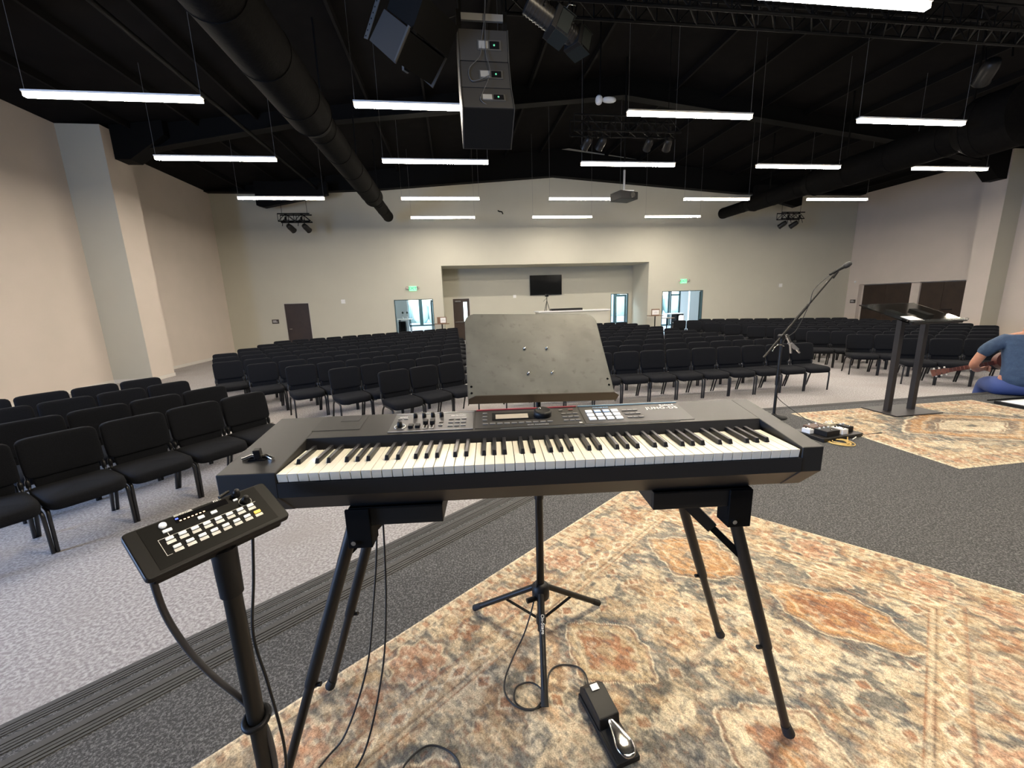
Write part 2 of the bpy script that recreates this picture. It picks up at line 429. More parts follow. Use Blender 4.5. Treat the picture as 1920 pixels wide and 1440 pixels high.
# lobby furniture
def high_table(x, y, lab, h=1.05):
    t = thing('high_table', lab, 'table', (x, y, 0))
    MB().box((-.35, -.3, h - .03), (.35, .3, h)).build('tabletop', wht_m, t)
    for sx in (-1, 1):
        for sy in (-1, 1):
            MB().bar((sx * .24, sy * .2, h - .03), (sx * .32, sy * .27, 0), .025, .025).build('leg', steel_m, t)
    MB().box((-.28, -.01, .45), (.28, .01, .47)).build('crossbar', steel_m, t)
    return t
high_table(-2.42, 20.5, 'tall slim table with white top seen through the left lobby doorway', 1.2)
tag(MB().box((-2.78, 20.9, 0), (-2.44, 21.3, 1.06)).build('speaker_cabinet', steel_m, bevel=.01), 'dark box behind the tall table in the left lobby doorway', 'cabinet')
def plant(x, y, z, lab):
    t = thing('bud_vase', lab, 'vase', (x, y, z))
    MB().lathe([(.03, 0), (.045, .04), (.02, .1), (.022, .12)], 12).build('vase_body', wht_m, t)
    q = MB().tube([(0, 0, .1), (.02, 0, .26)], .004, 6).pill((.02, 0, .3), (.09, .09, .11), .9, 10, 6)
    q.build('flower', mat('dark_flower', (.03, .04, .035), .8), t)
plant(-2.3, 20.5, 1.2, 'small vase with a dark flower on the tall lobby table, taller of the two')
plant(-2.52, 20.55, 1.2, 'small vase with a dark flower on the tall lobby table, at its left end')
t = thing('cafe_table', 'low cafe table seen through the right lobby doorway', 'table', (11.5, 21.0, 0))
MB().lathe([(.4, .71), (.4, .74)], 24).build('tabletop', wood_m, t)
MB().tube([(0, 0, .02), (0, 0, .71)], .03).lathe([(.25, 0), (.25, .02)], 20).build('pedestal', steel_m, t)
def cafe_chair(x, y, rz, lab):
    t = thing('cafe_chair', lab, 'chair', (x, y, 0), rz, 'pale cafe chairs in the lobby')
    MB().pill((0, 0, .45), (.46, .44, .06), .4, 16, 6).build('seat', mat('pink_shell', (.72, .60, .55), .5), t)
    MB().pill((0, .22, .66), (.44, .05, .38), .5, 16, 8).build('backrest', MATS['pink_shell'], t)
    for sx in (-1, 1):
        for sy in (-1, 1):
            MB().tube([(sx * .16, sy * .15, .43), (sx * .21, sy * .2, 0)], .012, 8).build('leg', wood_m, t)
cafe_chair(10.95, 21.2, R(60), 'pale cafe chair left of the lobby table in the right doorway')
cafe_chair(12.1, 20.9, R(-80), 'pale cafe chair right of the lobby table in the right doorway')
t = thing('coffee_counter', 'dark counter with white top in the right lobby doorway', 'counter', (12.3, 21.6, 0))
MB().box((-.05, -.3, 0), (.35, .3, .9)).build('counter_body', steel_m, t)
MB().box((-.5, -.33, .9), (.4, .33, .94)).build('counter_top', wht_m, t)

# small side tables with framed boxes either side of the recess
def side_table(x, y, lab, lab2, kind):
    t = thing('side_table', lab, 'table', (x, y, 0), 0, 'small pedestal tables by the recess')
    MB().box((-.32, -.2, .99), (.32, .2, 1.02)).build('tabletop', wood_m, t)
    MB().tube([(0, 0, .02), (0, 0, .99)], .025).build('pole', steel_m, t)
    MB().lathe([(.2, 0), (.2, .02)], 20).build('base', steel_m, t)
    b = thing('giving_box' if kind else 'picture_frame', lab2, 'box' if kind else 'picture frame', (x, y, 1.02))
    f = MB(); w = .025
    f.box((-.2, -.08, 0), (.2, .08 if kind else -.05, .28)) if kind else f.box((-.2, -.03, 0), (.2, .0, .3))
    f.build('box_body' if kind else 'frame_body', wood_m, b)
    MB().box((-.06 if kind else -.17, -.095 if kind else -.045, .03), (.17, -.08 if kind else -.03, .25)).build('white_card', paper_m, b)
    mk = MB()
    for k in range(3): mk.tube([(.055 + (.045 + .018 * k) * math.cos(R(a)) - (0 if kind else .05), -.097 if kind else -.047, .09 + (.045 + .018 * k) * math.sin(R(a))) for a in range(10, 171, 20)], .003, 5)
    mk.build('arched_mark', mat('grey_print', (.4, .4, .4), .6), b)
side_table(-.57, 18.3, 'small pedestal table by the left side of the recess', 'wooden box with white card on the left pedestal table', True)
side_table(9.42, 18.3, 'small pedestal table by the right side of the recess', 'framed white card on the right pedestal table', False)

# booth in the recess with camera tripod, TV above
t = thing('sound_booth', 'white topped booth counter in front of the recess', 'counter', (5.3, 18.2, 0))
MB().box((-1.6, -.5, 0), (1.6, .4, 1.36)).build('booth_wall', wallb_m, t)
MB().box((-1.65, -.55, 1.36), (1.65, .45, 1.41)).build('booth_top', wht_m, t)
tag(MB().box((4.3, 17.8, 1.41), (5.7, 18.2, 1.5)).build('mixing_desk', plast_m, bevel=.01), 'low black mixing desk on the white booth counter', 'mixing desk')
t = thing('camera_tripod', 'black tripod standing on the booth below the television', 'tripod', (4.12, 18.05, 1.41))
for a in (90, 210, 330):
    MB().tube([(0, 0, .45), (.14 * math.cos(R(a)), .14 * math.sin(R(a)), 0)], .012, 6).build('leg', plast_m, t)
MB().tube([(0, 0, .4), (0, 0, .62)], .015, 8).build('centre_column', plast_m, t)
MB().tube([(0, 0, .58), (-.18, -.12, .42)], .008, 6).build('pan_handle', plast_m, t)
t = thing('video_camera', 'black video camera mounted on the booth tripod', 'camera', (4.12, 18.05, 2.03))
MB().box((-.06, -.12, 0), (.06, .12, .12)).build('camera_body', plast_m, t, bevel=.01)
MB().tube([(0, -.12, .06), (0, -.2, .06)], .04, 14).build('camera_lens', glossb_m, t)
t = thing('television', 'black flat television on the back wall of the recess', 'television', (4.65, YR, 2.63))
MB().box((-.82, -.08, -.49), (.82, -.03, .49)).build('bezel', plast_m, t, bevel=.008)
MB().box((-.8, -.084, -.47), (.8, -.08, .47)).build('screen', screen_m, t)
MB().box((-.2, -.03, -.2), (.2, 0, .2)).build('wall_mount', steel_m, t)

# wall devices, exit signs, door signs
def exit_sign(x, z, lab):
    t = thing('exit_sign', lab, 'exit sign', (x, YB, z), 0, 'green exit signs')
    MB().box((-.16, -.05, -.1), (.16, 0, .1)).build('sign_body', exitl_m, t, bevel=.008)
    text('lettering', 'EXIT', .17, exitg_m, t, Tr((0, -.052, 0)) @ Rx(PI / 2), bold=.004)
    for sx in (-1, 1):
        h = MB().lathe([(.03, 0), (.055, .03), (.06, .07)], 14, Tr((sx * .24, -.04, .01)) @ Rx(R(70)))
        h.build('emergency_lamp', mat('lamp_housing', (.5, .42, .38), .5), t)
    MB().box((-.26, -.04, -.02), (.26, -.01, .03)).build('lamp_arm', wht_m, t)
exit_sign(-1.76, 2.57, 'green lit exit sign above the left lobby doorway')
exit_sign(11.05, 2.58, 'green lit exit sign above the right lobby doorway')
def device(nm, x, y, z, w, h, m, lab, cat, inner=True, d=.03):
    t = thing(nm, lab, cat, (x, y, z))
    MB().box((-w / 2, -d, -h / 2), (w / 2, 0, h / 2)).build('housing', m, t, bevel=.004)
    if inner: MB().box((-w / 4, -d - .012, -h / 4), (w / 4, -d, h / 4)).build('cover', m, t, bevel=.004)
device('wall_strobe', -4.76, YB, 2.1, .17, .17, wht_m, 'small white alarm strobe on the far wall right of the brown door', 'alarm')
device('wall_strobe', 16.3, YB, 2.25, .17, .17, wht_m, 'small white alarm strobe on the far wall near the right corner', 'alarm')
device('wall_strobe', 3.05, YR, 2.12, .15, .15, wht_m, 'small white wall plate left of the television in the recess', 'wall plate')
def room_sign(T, lab):
    t = thing('room_sign', lab, 'sign', T=T)
    MB().box((-.14, -.012, -.09), (.14, 0, .09)).build('plaque', mat('sign_brown', (.05, .04, .035), .5), t)
    MB().box((-.1, -.015, .02), (.04, -.012, .045)).box((-.1, -.015, -.03), (.08, -.012, -.01)).build('raised_print', silver_m, t)
room_sign(Tr((-7.63, YB, 1.34)), 'small dark sign plaque left of the brown door')
room_sign(Tr((XR, 18.42, 1.34)) @ Rz(-PI / 2), 'small dark sign plaque beside the right double doors')
tag(MB().lathe([(.05, 0), (.05, .02), (.02, .05)], 12, Tr((XR, 18.42, 2.3)) @ Ry(-PI / 2)).build('wall_sensor', wht_m), 'tiny round white sensor high on the right wall by the corner', 'sensor')
tag(MB().tube([(2.15, YB - .01, 5.80), (2.2, YB - .05, 5.76), (2.32, YB - .06, 5.74), (2.36, YB - .04, 5.65)], .025, 6).build('wall_hook', steel_m), 'tiny black bracket high in the middle of the far wall', 'bracket')
for x in (8.05, 15.3, -1.0): pass

# ------------------------------------------------------------------ linear lights
HL = 5.12
lnames = ['nearest', 'second', 'third', 'fourth', 'fifth', 'farthest']
rows = [-1.2, 4.78, 7.68, 10.39, 13.8, 16.68]
rowlab = {4.78: 'nearest visible row', 7.68: 'second row of lights', 10.39: 'third row of lights', 13.8: 'fourth row of lights', 16.68: 'farthest row of lights'}
proto = None
ords = ['first', 'second', 'third', 'fourth', 'fifth', 'sixth', 'seventh', 'eighth', 'ninth', 'tenth', 'eleventh', 'twelfth', 'thirteenth', 'fourteenth']
LEN = 2.44
def hang_light(x, y, lab, grp):
    t = thing('linear_light', lab, 'ceiling light', (x, y, HL), 0, grp)
    MB().box((0, -.05, .03), (LEN, .05, .055)).build('housing', wht_m, t)
    MB().box((.01, -.036, -.03), (LEN - .01, .036, -.024)).build('diffuser', light_m, t)
    MB().box((.008, -.037, -.0239), (LEN - .008, .037, .0299)).build('side_lens', lens_m, t)
    for xx in (.02, LEN - .02):
        zc = ceil_z(x + xx) - HL
        MB().tube([(xx, 0, .06), (xx, 0, zc)], .0035, 5).build('suspension_cable', mat('wire', (.25, .25, .25), .4, metal=.5), t)
    return t
for y in rows:
    for k in range(5):
        x = -6.145 + 4.708 * k
        if y == 16.68 and k in (0, 4): continue
        if y < 2 and k not in (1, 2, 3): continue
        if y < 2: x += 2.1
        if y == 4.78 and k == 1: continue      # the speaker cluster hangs there
        lab = 'white linear light in the %s, %s from left wall' % (rowlab.get(y, 'first row over the stage' if y > 0 else 'row behind the keyboard player'), ords[k])
        hang_light(x, y, lab, 'hanging linear lights')

# ------------------------------------------------------------------ ducts
def duct(x, segs, lab):
    t = thing('air_duct', lab, 'duct', (x, 0, 5.35), 0, 'round black air ducts')
    for i, (a, b, r) in enumerate(segs):
        q = MB(); q.tube([(0, a, 0), (0, b, 0)], r, 28)
        if i == len(segs) - 1: q.tube([(0, b, 0), (0, b + .06, 0)], [r, r * .8], 28)
        k = a + .6
        while k < b:
            q.tube([(0, k, 0), (0, k + .03, 0)], r + .008, 28); k += 1.2
        q.build('duct_section', duct_m, t)
    for i in range(len(segs) - 1):
        e = segs[i][1]
        MB().tube([(0, e - .02, 0), (0, e + .3, 0)], [segs[i][2] + .01, segs[i + 1][2] + .005], 28).build('reducer', duct_m, t)
    zc = ceil_z(x) - 5.35
    hs = [segs[0][0] + 1.0 + 3.0 * i for i in range(int((segs[-1][1] - segs[0][0]) / 3))]
    for h in hs:
        r = [q[2] for q in segs if q[0] <= h <= q[1]][0]
        MB().box((-.015, h, r * .9), (.015, h + .03, zc)).build('hanger_strap', steel_m, t)
duct(-2.4, [(-3.5, 8.6, .39), (8.6, 14.6, .30), (14.6, 17.6, .2)], 'long round black duct running under the ceiling on the left')
duct(11.85, [(7.6, 8.4, .62), (8.4, 12.6, .39), (12.6, 15.4, .30), (15.4, 17.3, .22)], 'long round black duct running under the ceiling on the right')
cl = MB()
cl.tube([(-4.96, YF + .1, 6.35), (-4.96, 18.4, 6.35)], .045, 10)
tag(cl.build('sprinkler_pipe', steel_m), 'thin black pipe under the ceiling left of the big duct', 'pipe')
tag(MB().tube([(16.9, YF + .1, 6.5), (16.9, 18.4, 6.5)], .04, 10).build('sprinkler_pipe', steel_m), 'thin black pipe under the ceiling right of the big duct', 'pipe')

# ------------------------------------------------------------------ trusses and lamps
def truss(name, lab, x0, x1, y, z, wy, hz, step, r=.022, group=None):
    t = thing(name, lab, 'truss', (x0, y, z), 0, group); L = x1 - x0
    for (yy, zz) in ((-wy / 2, 0), (wy / 2, 0), (-wy / 2, hz), (wy / 2, hz)):
        MB().tube([(0, yy, zz), (L, yy, zz)], r, 10).build('chord', steel_m, t)
    q = MB(); k = 0.; i = 0
    while k < L - 1e-3:
        e = min(k + step, L); za, zb = (0, hz) if i % 2 == 0 else (hz, 0)
        q.tube([(k, -wy / 2, za), (e, -wy / 2, zb)], r * .5, 6).tube([(k, wy / 2, za), (e, wy / 2, zb)], r * .5, 6)
        q.tube([(k, -wy / 2, 0), (e, wy / 2, 0)], r * .5, 6)
        q.tube([(k, -wy / 2, 0), (k, -wy / 2, hz)], r * .5, 6).tube([(k, wy / 2, 0), (k, wy / 2, hz)], r * .5, 6)
        k = e; i += 1
    q.build('lacing', steel_m, t)
    for xx in (L * .1, L * .9):
        MB().tube([(xx, 0, hz), (xx, 0, ceil_z(x0 + xx) - z)], .008, 6).build('hanging_rod', steel_m, t)
    return t
truss('lighting_truss', 'long black lighting truss above the stage edge', .9, 12.4, 5.96, 5.6, .32, .3, .3)
def par(T, lab, chrome=False, group=None, s=1.0):
    """lamp pointing along local -Z, hung from local origin by a yoke"""
    t = thing('stage_lamp', lab, 'stage light', T=T @ M.Scale(s, 4), group=group)
    MB().lathe([(.115, -.34), (.105, -.33), (.105, -.12), (.085, -.02), (.04, 0)][::1], 22, Rx(R(62))).build('lamp_can', stand_m if not chrome else mat('lamp_grey', (.10, .10, .1), .35, metal=.6), t)
    MB().lathe([(.096, -.349), (.096, -.342)], 22, Rx(R(62))).build('lens', mat('lamp_lens', (.4, .36, .3), .15, metal=.7), t)
    MB().tube([(-.13, -.12, -.05), (-.135, -.06, .16), (.135, -.06, .16), (.13, -.12, -.05)], .012, 8).build('yoke', chrome_m if chrome else steel_m, t)
    MB().box((-.025, -.085, .16), (.025, -.035, .27)).build('clamp', chrome_m if chrome else steel_m, t)
    return t
def fixture(T, lab):
    """big theatre fixture with barn doors, body along local +X"""
    t = thing('theatre_spotlight', lab, 'spotlight', T=T, group='theatre spotlights on the front truss')
    b = MB().tube([(-.2, 0, 0), (.1, 0, 0)], .105, 12)
    for k in range(7): b.tube([(-.19 + k * .04, 0, 0), (-.18 + k * .04, 0, 0)], .112, 12)
    b.build('lamp_body', mat('lamp_dark', (.03, .029, .028), .35, metal=.3), t)
    MB().box((.1, -.12, -.12), (.16, .12, .12)).build('front_housing', plast_m, t, bevel=.006)
    for (a, bq) in (((.16, -.12, -.125), (.33, .12, -.12)), ((.16, -.12, .12), (.33, .12, .125)), ((.16, -.125, -.1), (.3, -.12, .1))):
        MB().box(a, bq).build('barn_door', mat('barn_metal', (.02, .024, .022), .5, spec=.2), t)
    MB().tube([(-.04, -.13, 0), (-.04, -.14, .2), (-.04, 0, .3), (-.04, .14, .2), (-.04, .13, 0)], .011, 8).build('yoke', chrome_m, t)
    MB().tube([(-.04, 0, .3), (-.04, 0, .55)], .012, 8).build('hanging_pipe', chrome_m, t)
fixture(Tr((1.14, 5.0, 4.93)) @ Rz(R(12)) @ Ry(R(24)), 'theatre spotlight with silvery body right of the speaker cluster')
fixture(Tr((1.55, 5.5, 5.08)) @ Rz(R(32)) @ Ry(R(16)), 'darker theatre spotlight behind the silvery one')
par(Tr((10.2, 7.2, 6.0)) @ Rz(R(-35)), 'black stage lamp alone at the upper right near the big duct', s=1.3)
t = truss('lighting_truss', 'short black truss holding four small lamps near the middle', 2.7, 5.1, 9.2, 5.35, .3, .3, .3, .018)
for i, (x, yaw, w) in enumerate(((3.05, 15, 'leftmost'), (3.36, 10, 'second from left'), (4.40, -5, 'third from left'), (4.82, -15, 'rightmost'))):
    par(Tr((x, 9.05, 5.22)) @ Rz(R(yaw)), 'small black stage lamp on the middle short truss, %s' % w, group='lamps on the middle short truss', s=.8)
for (x0, lab, gl) in ((-6.25, 'left', -1), (14.35, 'right', 1)):
    truss('small_truss', 'short black truss hung before the far wall on the %s' % lab, x0, x0 + 1.12, 17.0, 5.05, .26, .26, .28, .022)
    for k in (0, 1):
        par(Tr((x0 + .3 + .55 * k, 16.9, 4.92)) @ Rz(R(20 * gl)), 'small black lamp under the %s far truss, %s of its two' % (lab, 'left' if k == 0 else 'right'), group='lamps under the far trusses')
# white sprinkler / camera near the rafter
t = thing('ceiling_camera', 'small white ceiling camera near the middle of the roof', 'camera', (3.72, 10.2, 6.45))
MB().pill((.17, 0, 0), (.34, .14, .12), .8, 14, 8).build('camera_body', wht_m, t)
MB().pill((-.08, 0, -.01), (.16, .16, .2), .8, 14, 8).build('mount', wht_m, t)
MB().tube([(-.05, 0, .08), (-.05, 0, ceil_z(3.7) - 6.45)], .02, 8).build('drop_pipe', steel_m, t)
# projector
t = thing('projector', 'black projector hanging from the ceiling on a pole', 'projector', (5.07, 12.0, 4.75))
MB().prism([(-.3, -.1), (.3, -.1), (.3, .1), (-.3, .12)], -.25, .25, 'y').build('projector_body', plast_m, t, Rz(R(14)), bevel=.01)
MB().tube([(.08, -.25, 0), (.08, -.31, 0)], .075, 18).build('lens', chrome_m, t, Rz(R(14)))
MB().box((-.2, -.2, .12), (.22, .1, .14)).build('mount_plate', wht_m, t)
MB().tube([(0, 0, .14), (0, 0, .72)], .03, 12).build('drop_pole', mat('pole_grey', (.4, .4, .39), .4), t)
MB().tube([(0, 0, .72), (0, 0, ceil_z(5.07) - 4.75)], .025, 12).build('upper_pole', steel_m, t)

# ------------------------------------------------------------------ line array speakers
def line_array(T, lab):
    t = thing('line_array_speaker', lab, 'speaker', T=T, group='hanging speaker clusters')
    W = .29
    th = [R(0), R(14), R(28), R(42)]
    bp = [(0, 0)]
    for i in range(3):
        a = (th[i] + th[i + 1]) / 2
        bp.append((bp[-1][0] - .35 * math.sin(a), bp[-1][1] - .35 * math.cos(a)))
    fp = [(b[0] + .44 * math.cos(a), b[1] - .44 * math.sin(a)) for b, a in zip(bp, th)]
    for i in range(3):
        poly = [bp[i], bp[i + 1], fp[i + 1], fp[i]]
        cab = MB().prism(poly, -W + .012, W - .012, 'x').build('cabinet', mat('cabinet_black', (.007, .007, .007), .75, spec=.08), t, bevel=.006)
        sp = MB()
        e = .012
        for sx in (-1, 1):
            MB().prism([(p[0] + (-e if j in (0, 1) else e), p[1]) for j, p in enumerate(poly)], sx * (W - .012), sx * W, 'x').build('side_panel', mat('speaker_side', (.03, .03, .029), .5), t)
        g = MB(); a = (th[i] + th[i + 1]) / 2
        fm = ((fp[i][0] + fp[i + 1][0]) / 2, (fp[i][1] + fp[i + 1][1]) / 2); fh = math.hypot(fp[i][0] - fp[i + 1][0], fp[i][1] - fp[i + 1][1])
        MB().box((-W + .02, 0, -fh / 2 + .01), (W - .02, .015, fh / 2 - .01)).build('grille', plast_m, t, Tr((0, *fm)) @ Rx(-a))
        bm = ((bp[i][0] + bp[i + 1][0]) / 2, (bp[i][1] + bp[i + 1][1]) / 2)
        TT = Tr((0, *bm)) @ Rx(-a)
        MB().box((-W + .016, -.006, -.168), (W - .016, .0, .168)).build('back_panel', array_m, t, TT)  # black cabinet back drawn paler, its lit grey is in the colour
        TT = TT @ Tr((0, -.006, 0))
        pl = MB()
        pl.box((-.07, -.008, -.055), (.2, 0, .055))
        pn = pl.build('connector_plate', mat('plate_grey', (.10, .10, .098), .4, metal=.4), t, TT)
        MB().box((-.055, -.014, -.04), (.05, -.008, .04)).build('plate_cover', mat('cover_grey', (.28, .28, .27), .4), pn)
        MB().box((.07, -.014, -.04), (.18, -.008, .04)).build('socket_bay', glossb_m, pn)
        MB().pill((.12, -.018, -.005), (.022, .01, .022), .8, 8, 4).build('green_socket', mat('green_led', (.1, .5, .3), .4, emit=((.2, 1, .5), .15)), pn)
    MB().box((-W, .05, .01), (-W + .05, .4, .22)).box((W - .05, .05, .01), (W, .4, .22)).build('rigging_bracket', steel_m, t)
    fb = MB().box((-W + .05, .02, .1), (W - .05, .05, .17)); fb.build('rigging_bar', mat('bar_grey', (.35, .35, .34), .35, metal=.5), t)
    MB().box((-W + .03, .08, .22), (-W + .06, .38, .7)).box((W - .06, .08, .22), (W - .03, .38, .7)).build('fly_frame', steel_m, t)
    cb = MB().tube(spline([(.03, .1, .9), (.04, .0, .4), (.02, -.02, .1), (-.02, -.03, -.12), (-.05, -.06, -.3), (-.18, -.1, -.45), (-.15, -.16, -.6), (.05, -.2, -.55)]), .005, 6)
    cb.tube(spline([(.05, .1, .9), (.05, .0, .4), (.03, -.03, .1), (.02, -.06, -.25), (.05, -.15, -.5), (-.05, -.25, -.75), (-.08, -.32, -.86), (.02, -.34, -.93)]), .004, 6)
    cb.build('cable', mat('grey_cable', (.08, .08, .08), .5), t)
    for sx in (-1, 1):
        MB().tube([(sx * (W - .045), .25, .7), (sx * (W - .045), .25, 2.6)], .006, 6).build('hanging_chain', steel_m, t)
line_array(Tr((.505, 5.3, 4.93)), 'three box black speaker cluster hanging in the middle, back panels showing')
t = thing('side_speaker', 'speaker hanging at the upper left, turned left, grey side panel showing', 'speaker', T=Tr((-.464, 5.0, 4.395)) @ Rz(R(52.4)), group='hanging speaker clusters')
pq = [(0, 0), (.35, .323), (.098, .533), (-.231, .248)]
MB().prism([(.02, .04), (.34, .325), (.098, .52), (-.2, .25)], .006, .594, 'x').build('cabinet', mat('cabinet_black', (.007, .007, .007), .75, spec=.08), t)
MB().prism(pq, -.004, .006, 'x').build('side_panel', array_m, t)
MB().prism(pq, .594, .604, 'x').build('side_panel', array_m, t)
q = MB().prism([(.365, .33), (.42, .36), (-.02, .92), (-.075, .89)], -.014, -.008, 'x'); q.build('rigging_plate', mat('plate_light', (.09, .09, .088), .45, metal=.4), t)
q = MB()
for k in range(13): q.tube([(-.0145, .385 - .034 * k, .37 + .043 * k), (-.0155, .385 - .034 * k, .37 + .043 * k)], .008, 8)
q.build('rigging_holes', glossb_m, t)
MB().prism([(-.245, .262), (-.225, .28), (.0, .03), (-.012, .012)], -.02, -.005, 'x').build('edge_rail', MATS['plate_light'], t)
MB().prism([(-.24, .26), (.09, .545), (-.10, .80), (-.42, .50)], .03, .6, 'x').build('upper_cabinet', MATS['cabinet_black'], t)
MB().box((.28, .14, .1), (.36, .17, .16)).build('carry_handle', MATS['plate_light'], t)
MB().tube([(.3, -.1, .6), (.3, -.1, 3.0)], .008, 6).build('hanging_chain', steel_m, t)
tag(MB().tube([(-.27, 4.9, 4.66), (.215, 5.35, 5.08)], .004, 6).build('steel_cable', chrome_m), 'thin steel cable tying the two speaker clusters together', 'cable')

# ================================================================== CHAIRS
PIL = dict(e=.28)
def bend(p):
    # waterfall front edge of the seat
    x, y, z = p
    if y < -.12: z -= (-.12 - y) ** 2 * 1.6
    return (x, y, z)
def back_fn(p):
    x, y, z = p
    y += (z - .46) * .16 + .012 * math.cos(x / .24 * PI / 2)
    return (x, y, z)
def make_chair():
    t = thing('stacking_chair', 'x', 'chair', (0, 0, 0), 0)
    MB().pill((0, -.02, .425), (.515, .50, .092), .3, 28, 8, fn=bend).build('seat', fabric_m, t)
    MB().pill((0, .185, .712), (.50, .066, .345), .26, 24, 10, fn=back_fn).build('backrest', fabric_m, t)
    MB().pill((0, .198, .515), (.42, .05, .14), .3, 20, 6, fn=back_fn).build('lumbar_pad', fabric_m, t)
    for sx in (-1, 1):
        MB().tube(spline([(sx * .242, -.12, .372), (sx * .242, -.19, .36), (sx * .245, -.215, .31), (sx * .248, -.205, .0)], 3), .0145, 6).build('front_leg', frame_m, t)
        MB().tube([(sx * .236, .13, .375), (sx * .24, .19, .3), (sx * .245, .29, .0)], .0145, 6).build('rear_leg', frame_m, t)
    fr = MB()
    for sx in (-1, 1):
        fr.bar((sx * .236, -.14, .375), (sx * .236, .16, .375), .025, .025)
        fr.tube([(sx * .238, .14, .375), (sx * .238, .20, .45), (sx * .236, .215, .58)], .011, 6)
        fr.pill((sx * .238, .215, .50), (.035, .05, .09), .8, 10, 6)
    fr.bar((-.236, -.13, .372), (.236, -.13, .372), .02, .02).bar((-.236, .15, .372), (.236, .15, .372), .02, .02)
    fr.build('chair_frame', frame_m, t)
    MB().box((.25, .17, .452), (.275, .2, .462)).build('ganging_clip', chrome_m, t)
    return t
chairs = []   # (x,y,rot,label,group)
def block(cx, y0, nm, grp): pass
ordn = ords + ['fifteenth', 'sixteenth']
# block A: nearest on the left
A = [(-2.59, 5.17), (-3.34, 5.75), (-4.16, 6.37), (-4.87, 6.89)]
th = R(53.1); rd = V((.6, .8)); fd = V((.8, -.6))
for r, p in enumerate(A):
    for i in range(9):
        q = V(p) - rd * .52 * i; root = q + fd * .24
        if inview((q.x, q.y, .88), 60) or inview((root.x + fd.x * .25, root.y + fd.y * .25, .44), 60):
            chairs.append((root.x, root.y, th, 'black padded chair in the near left block, %s row, %s from its far end' % (ordn[r], ordn[i]), 'black chairs of the near left block'))
rd = V((.854, .521)); fd = V((.521, -.854)); nB = [3, 5, 7, 9, 11, 12, 13, 13, 13, 13]
for r in range(10):
    off = 6.05 + .945 * r + (.0 if r else 0)
    x0 = -.12; y0 = (off + .521 * x0) / .854
    for i in range(nB[r]):
        q = V((x0, y0)) - rd * .52 * i; root = q + fd * .24
        chairs.append((root.x, root.y, R(31.4), 'black padded chair in the centre left block, %s row, %s from the middle aisle' % (ordn[r], ordn[i]), 'black chairs of the centre left block'))
        xm = 9.32 - (q.x + .12)
        if r == 9 and i < 3: continue
        rootm = V((2 * 4.6 - root.x, root.y + .1))
        chairs.append((rootm.x, rootm.y, R(-31.4), 'black padded chair in the far right block, %s row, %s from its left aisle' % (ordn[r], ordn[i]), 'black chairs of the far right block'))
for r in range(10):
    for i in range(12):
        x = 6.89 - .53 * i; y = 7.25 + 1.0 * r - .24
        chairs.append((x, y, 0, 'black padded chair in the centre right block, %s row, %s from the right aisle' % (ordn[r], ordn[i]), 'black chairs of the centre right block'))
chairs.sort(key=lambda q: q[0] ** 2 + q[1] ** 2)
ch0 = make_chair(); parts0 = kids(ch0)
def dup(root, pk, loc, rz):
    r = root.copy(); COL.objects.link(r); r.location = loc; r.rotation_euler = (0, 0, rz)
    for c_ in pk:
        d = c_.copy(); COL.objects.link(d); d.parent = r
    return r
rnd = random.Random(3)
for i, (x, y, rz, lab, grp) in enumerate(chairs[:300]):
    rz2 = rz + R(rnd.uniform(-1, 1))
    if i == 0:
        o = ch0; o.location = (x, y, 0); o.rotation_euler = (0, 0, rz2)
    else: o = dup(ch0, parts0, (x, y, 0), rz2)
    o['label'] = lab; o['category'] = 'chair'; o['group'] = grp
if len(chairs) > 300:
    far = MB()
    for (x, y, rz, lab, grp) in chairs[300:]:
        T = Tr((x, y, 0)) @ Rz(rz)
        for pt in parts0:
            me = pt.data
            far.add([v.co for v in me.vertices], [list(p.vertices) for p in me.polygons], T, True)
    tag(far.build('stacking_chairs', fabric_m), 'black padded chairs in the very last rows at the back of the hall', 'chairs', kind='stuff')

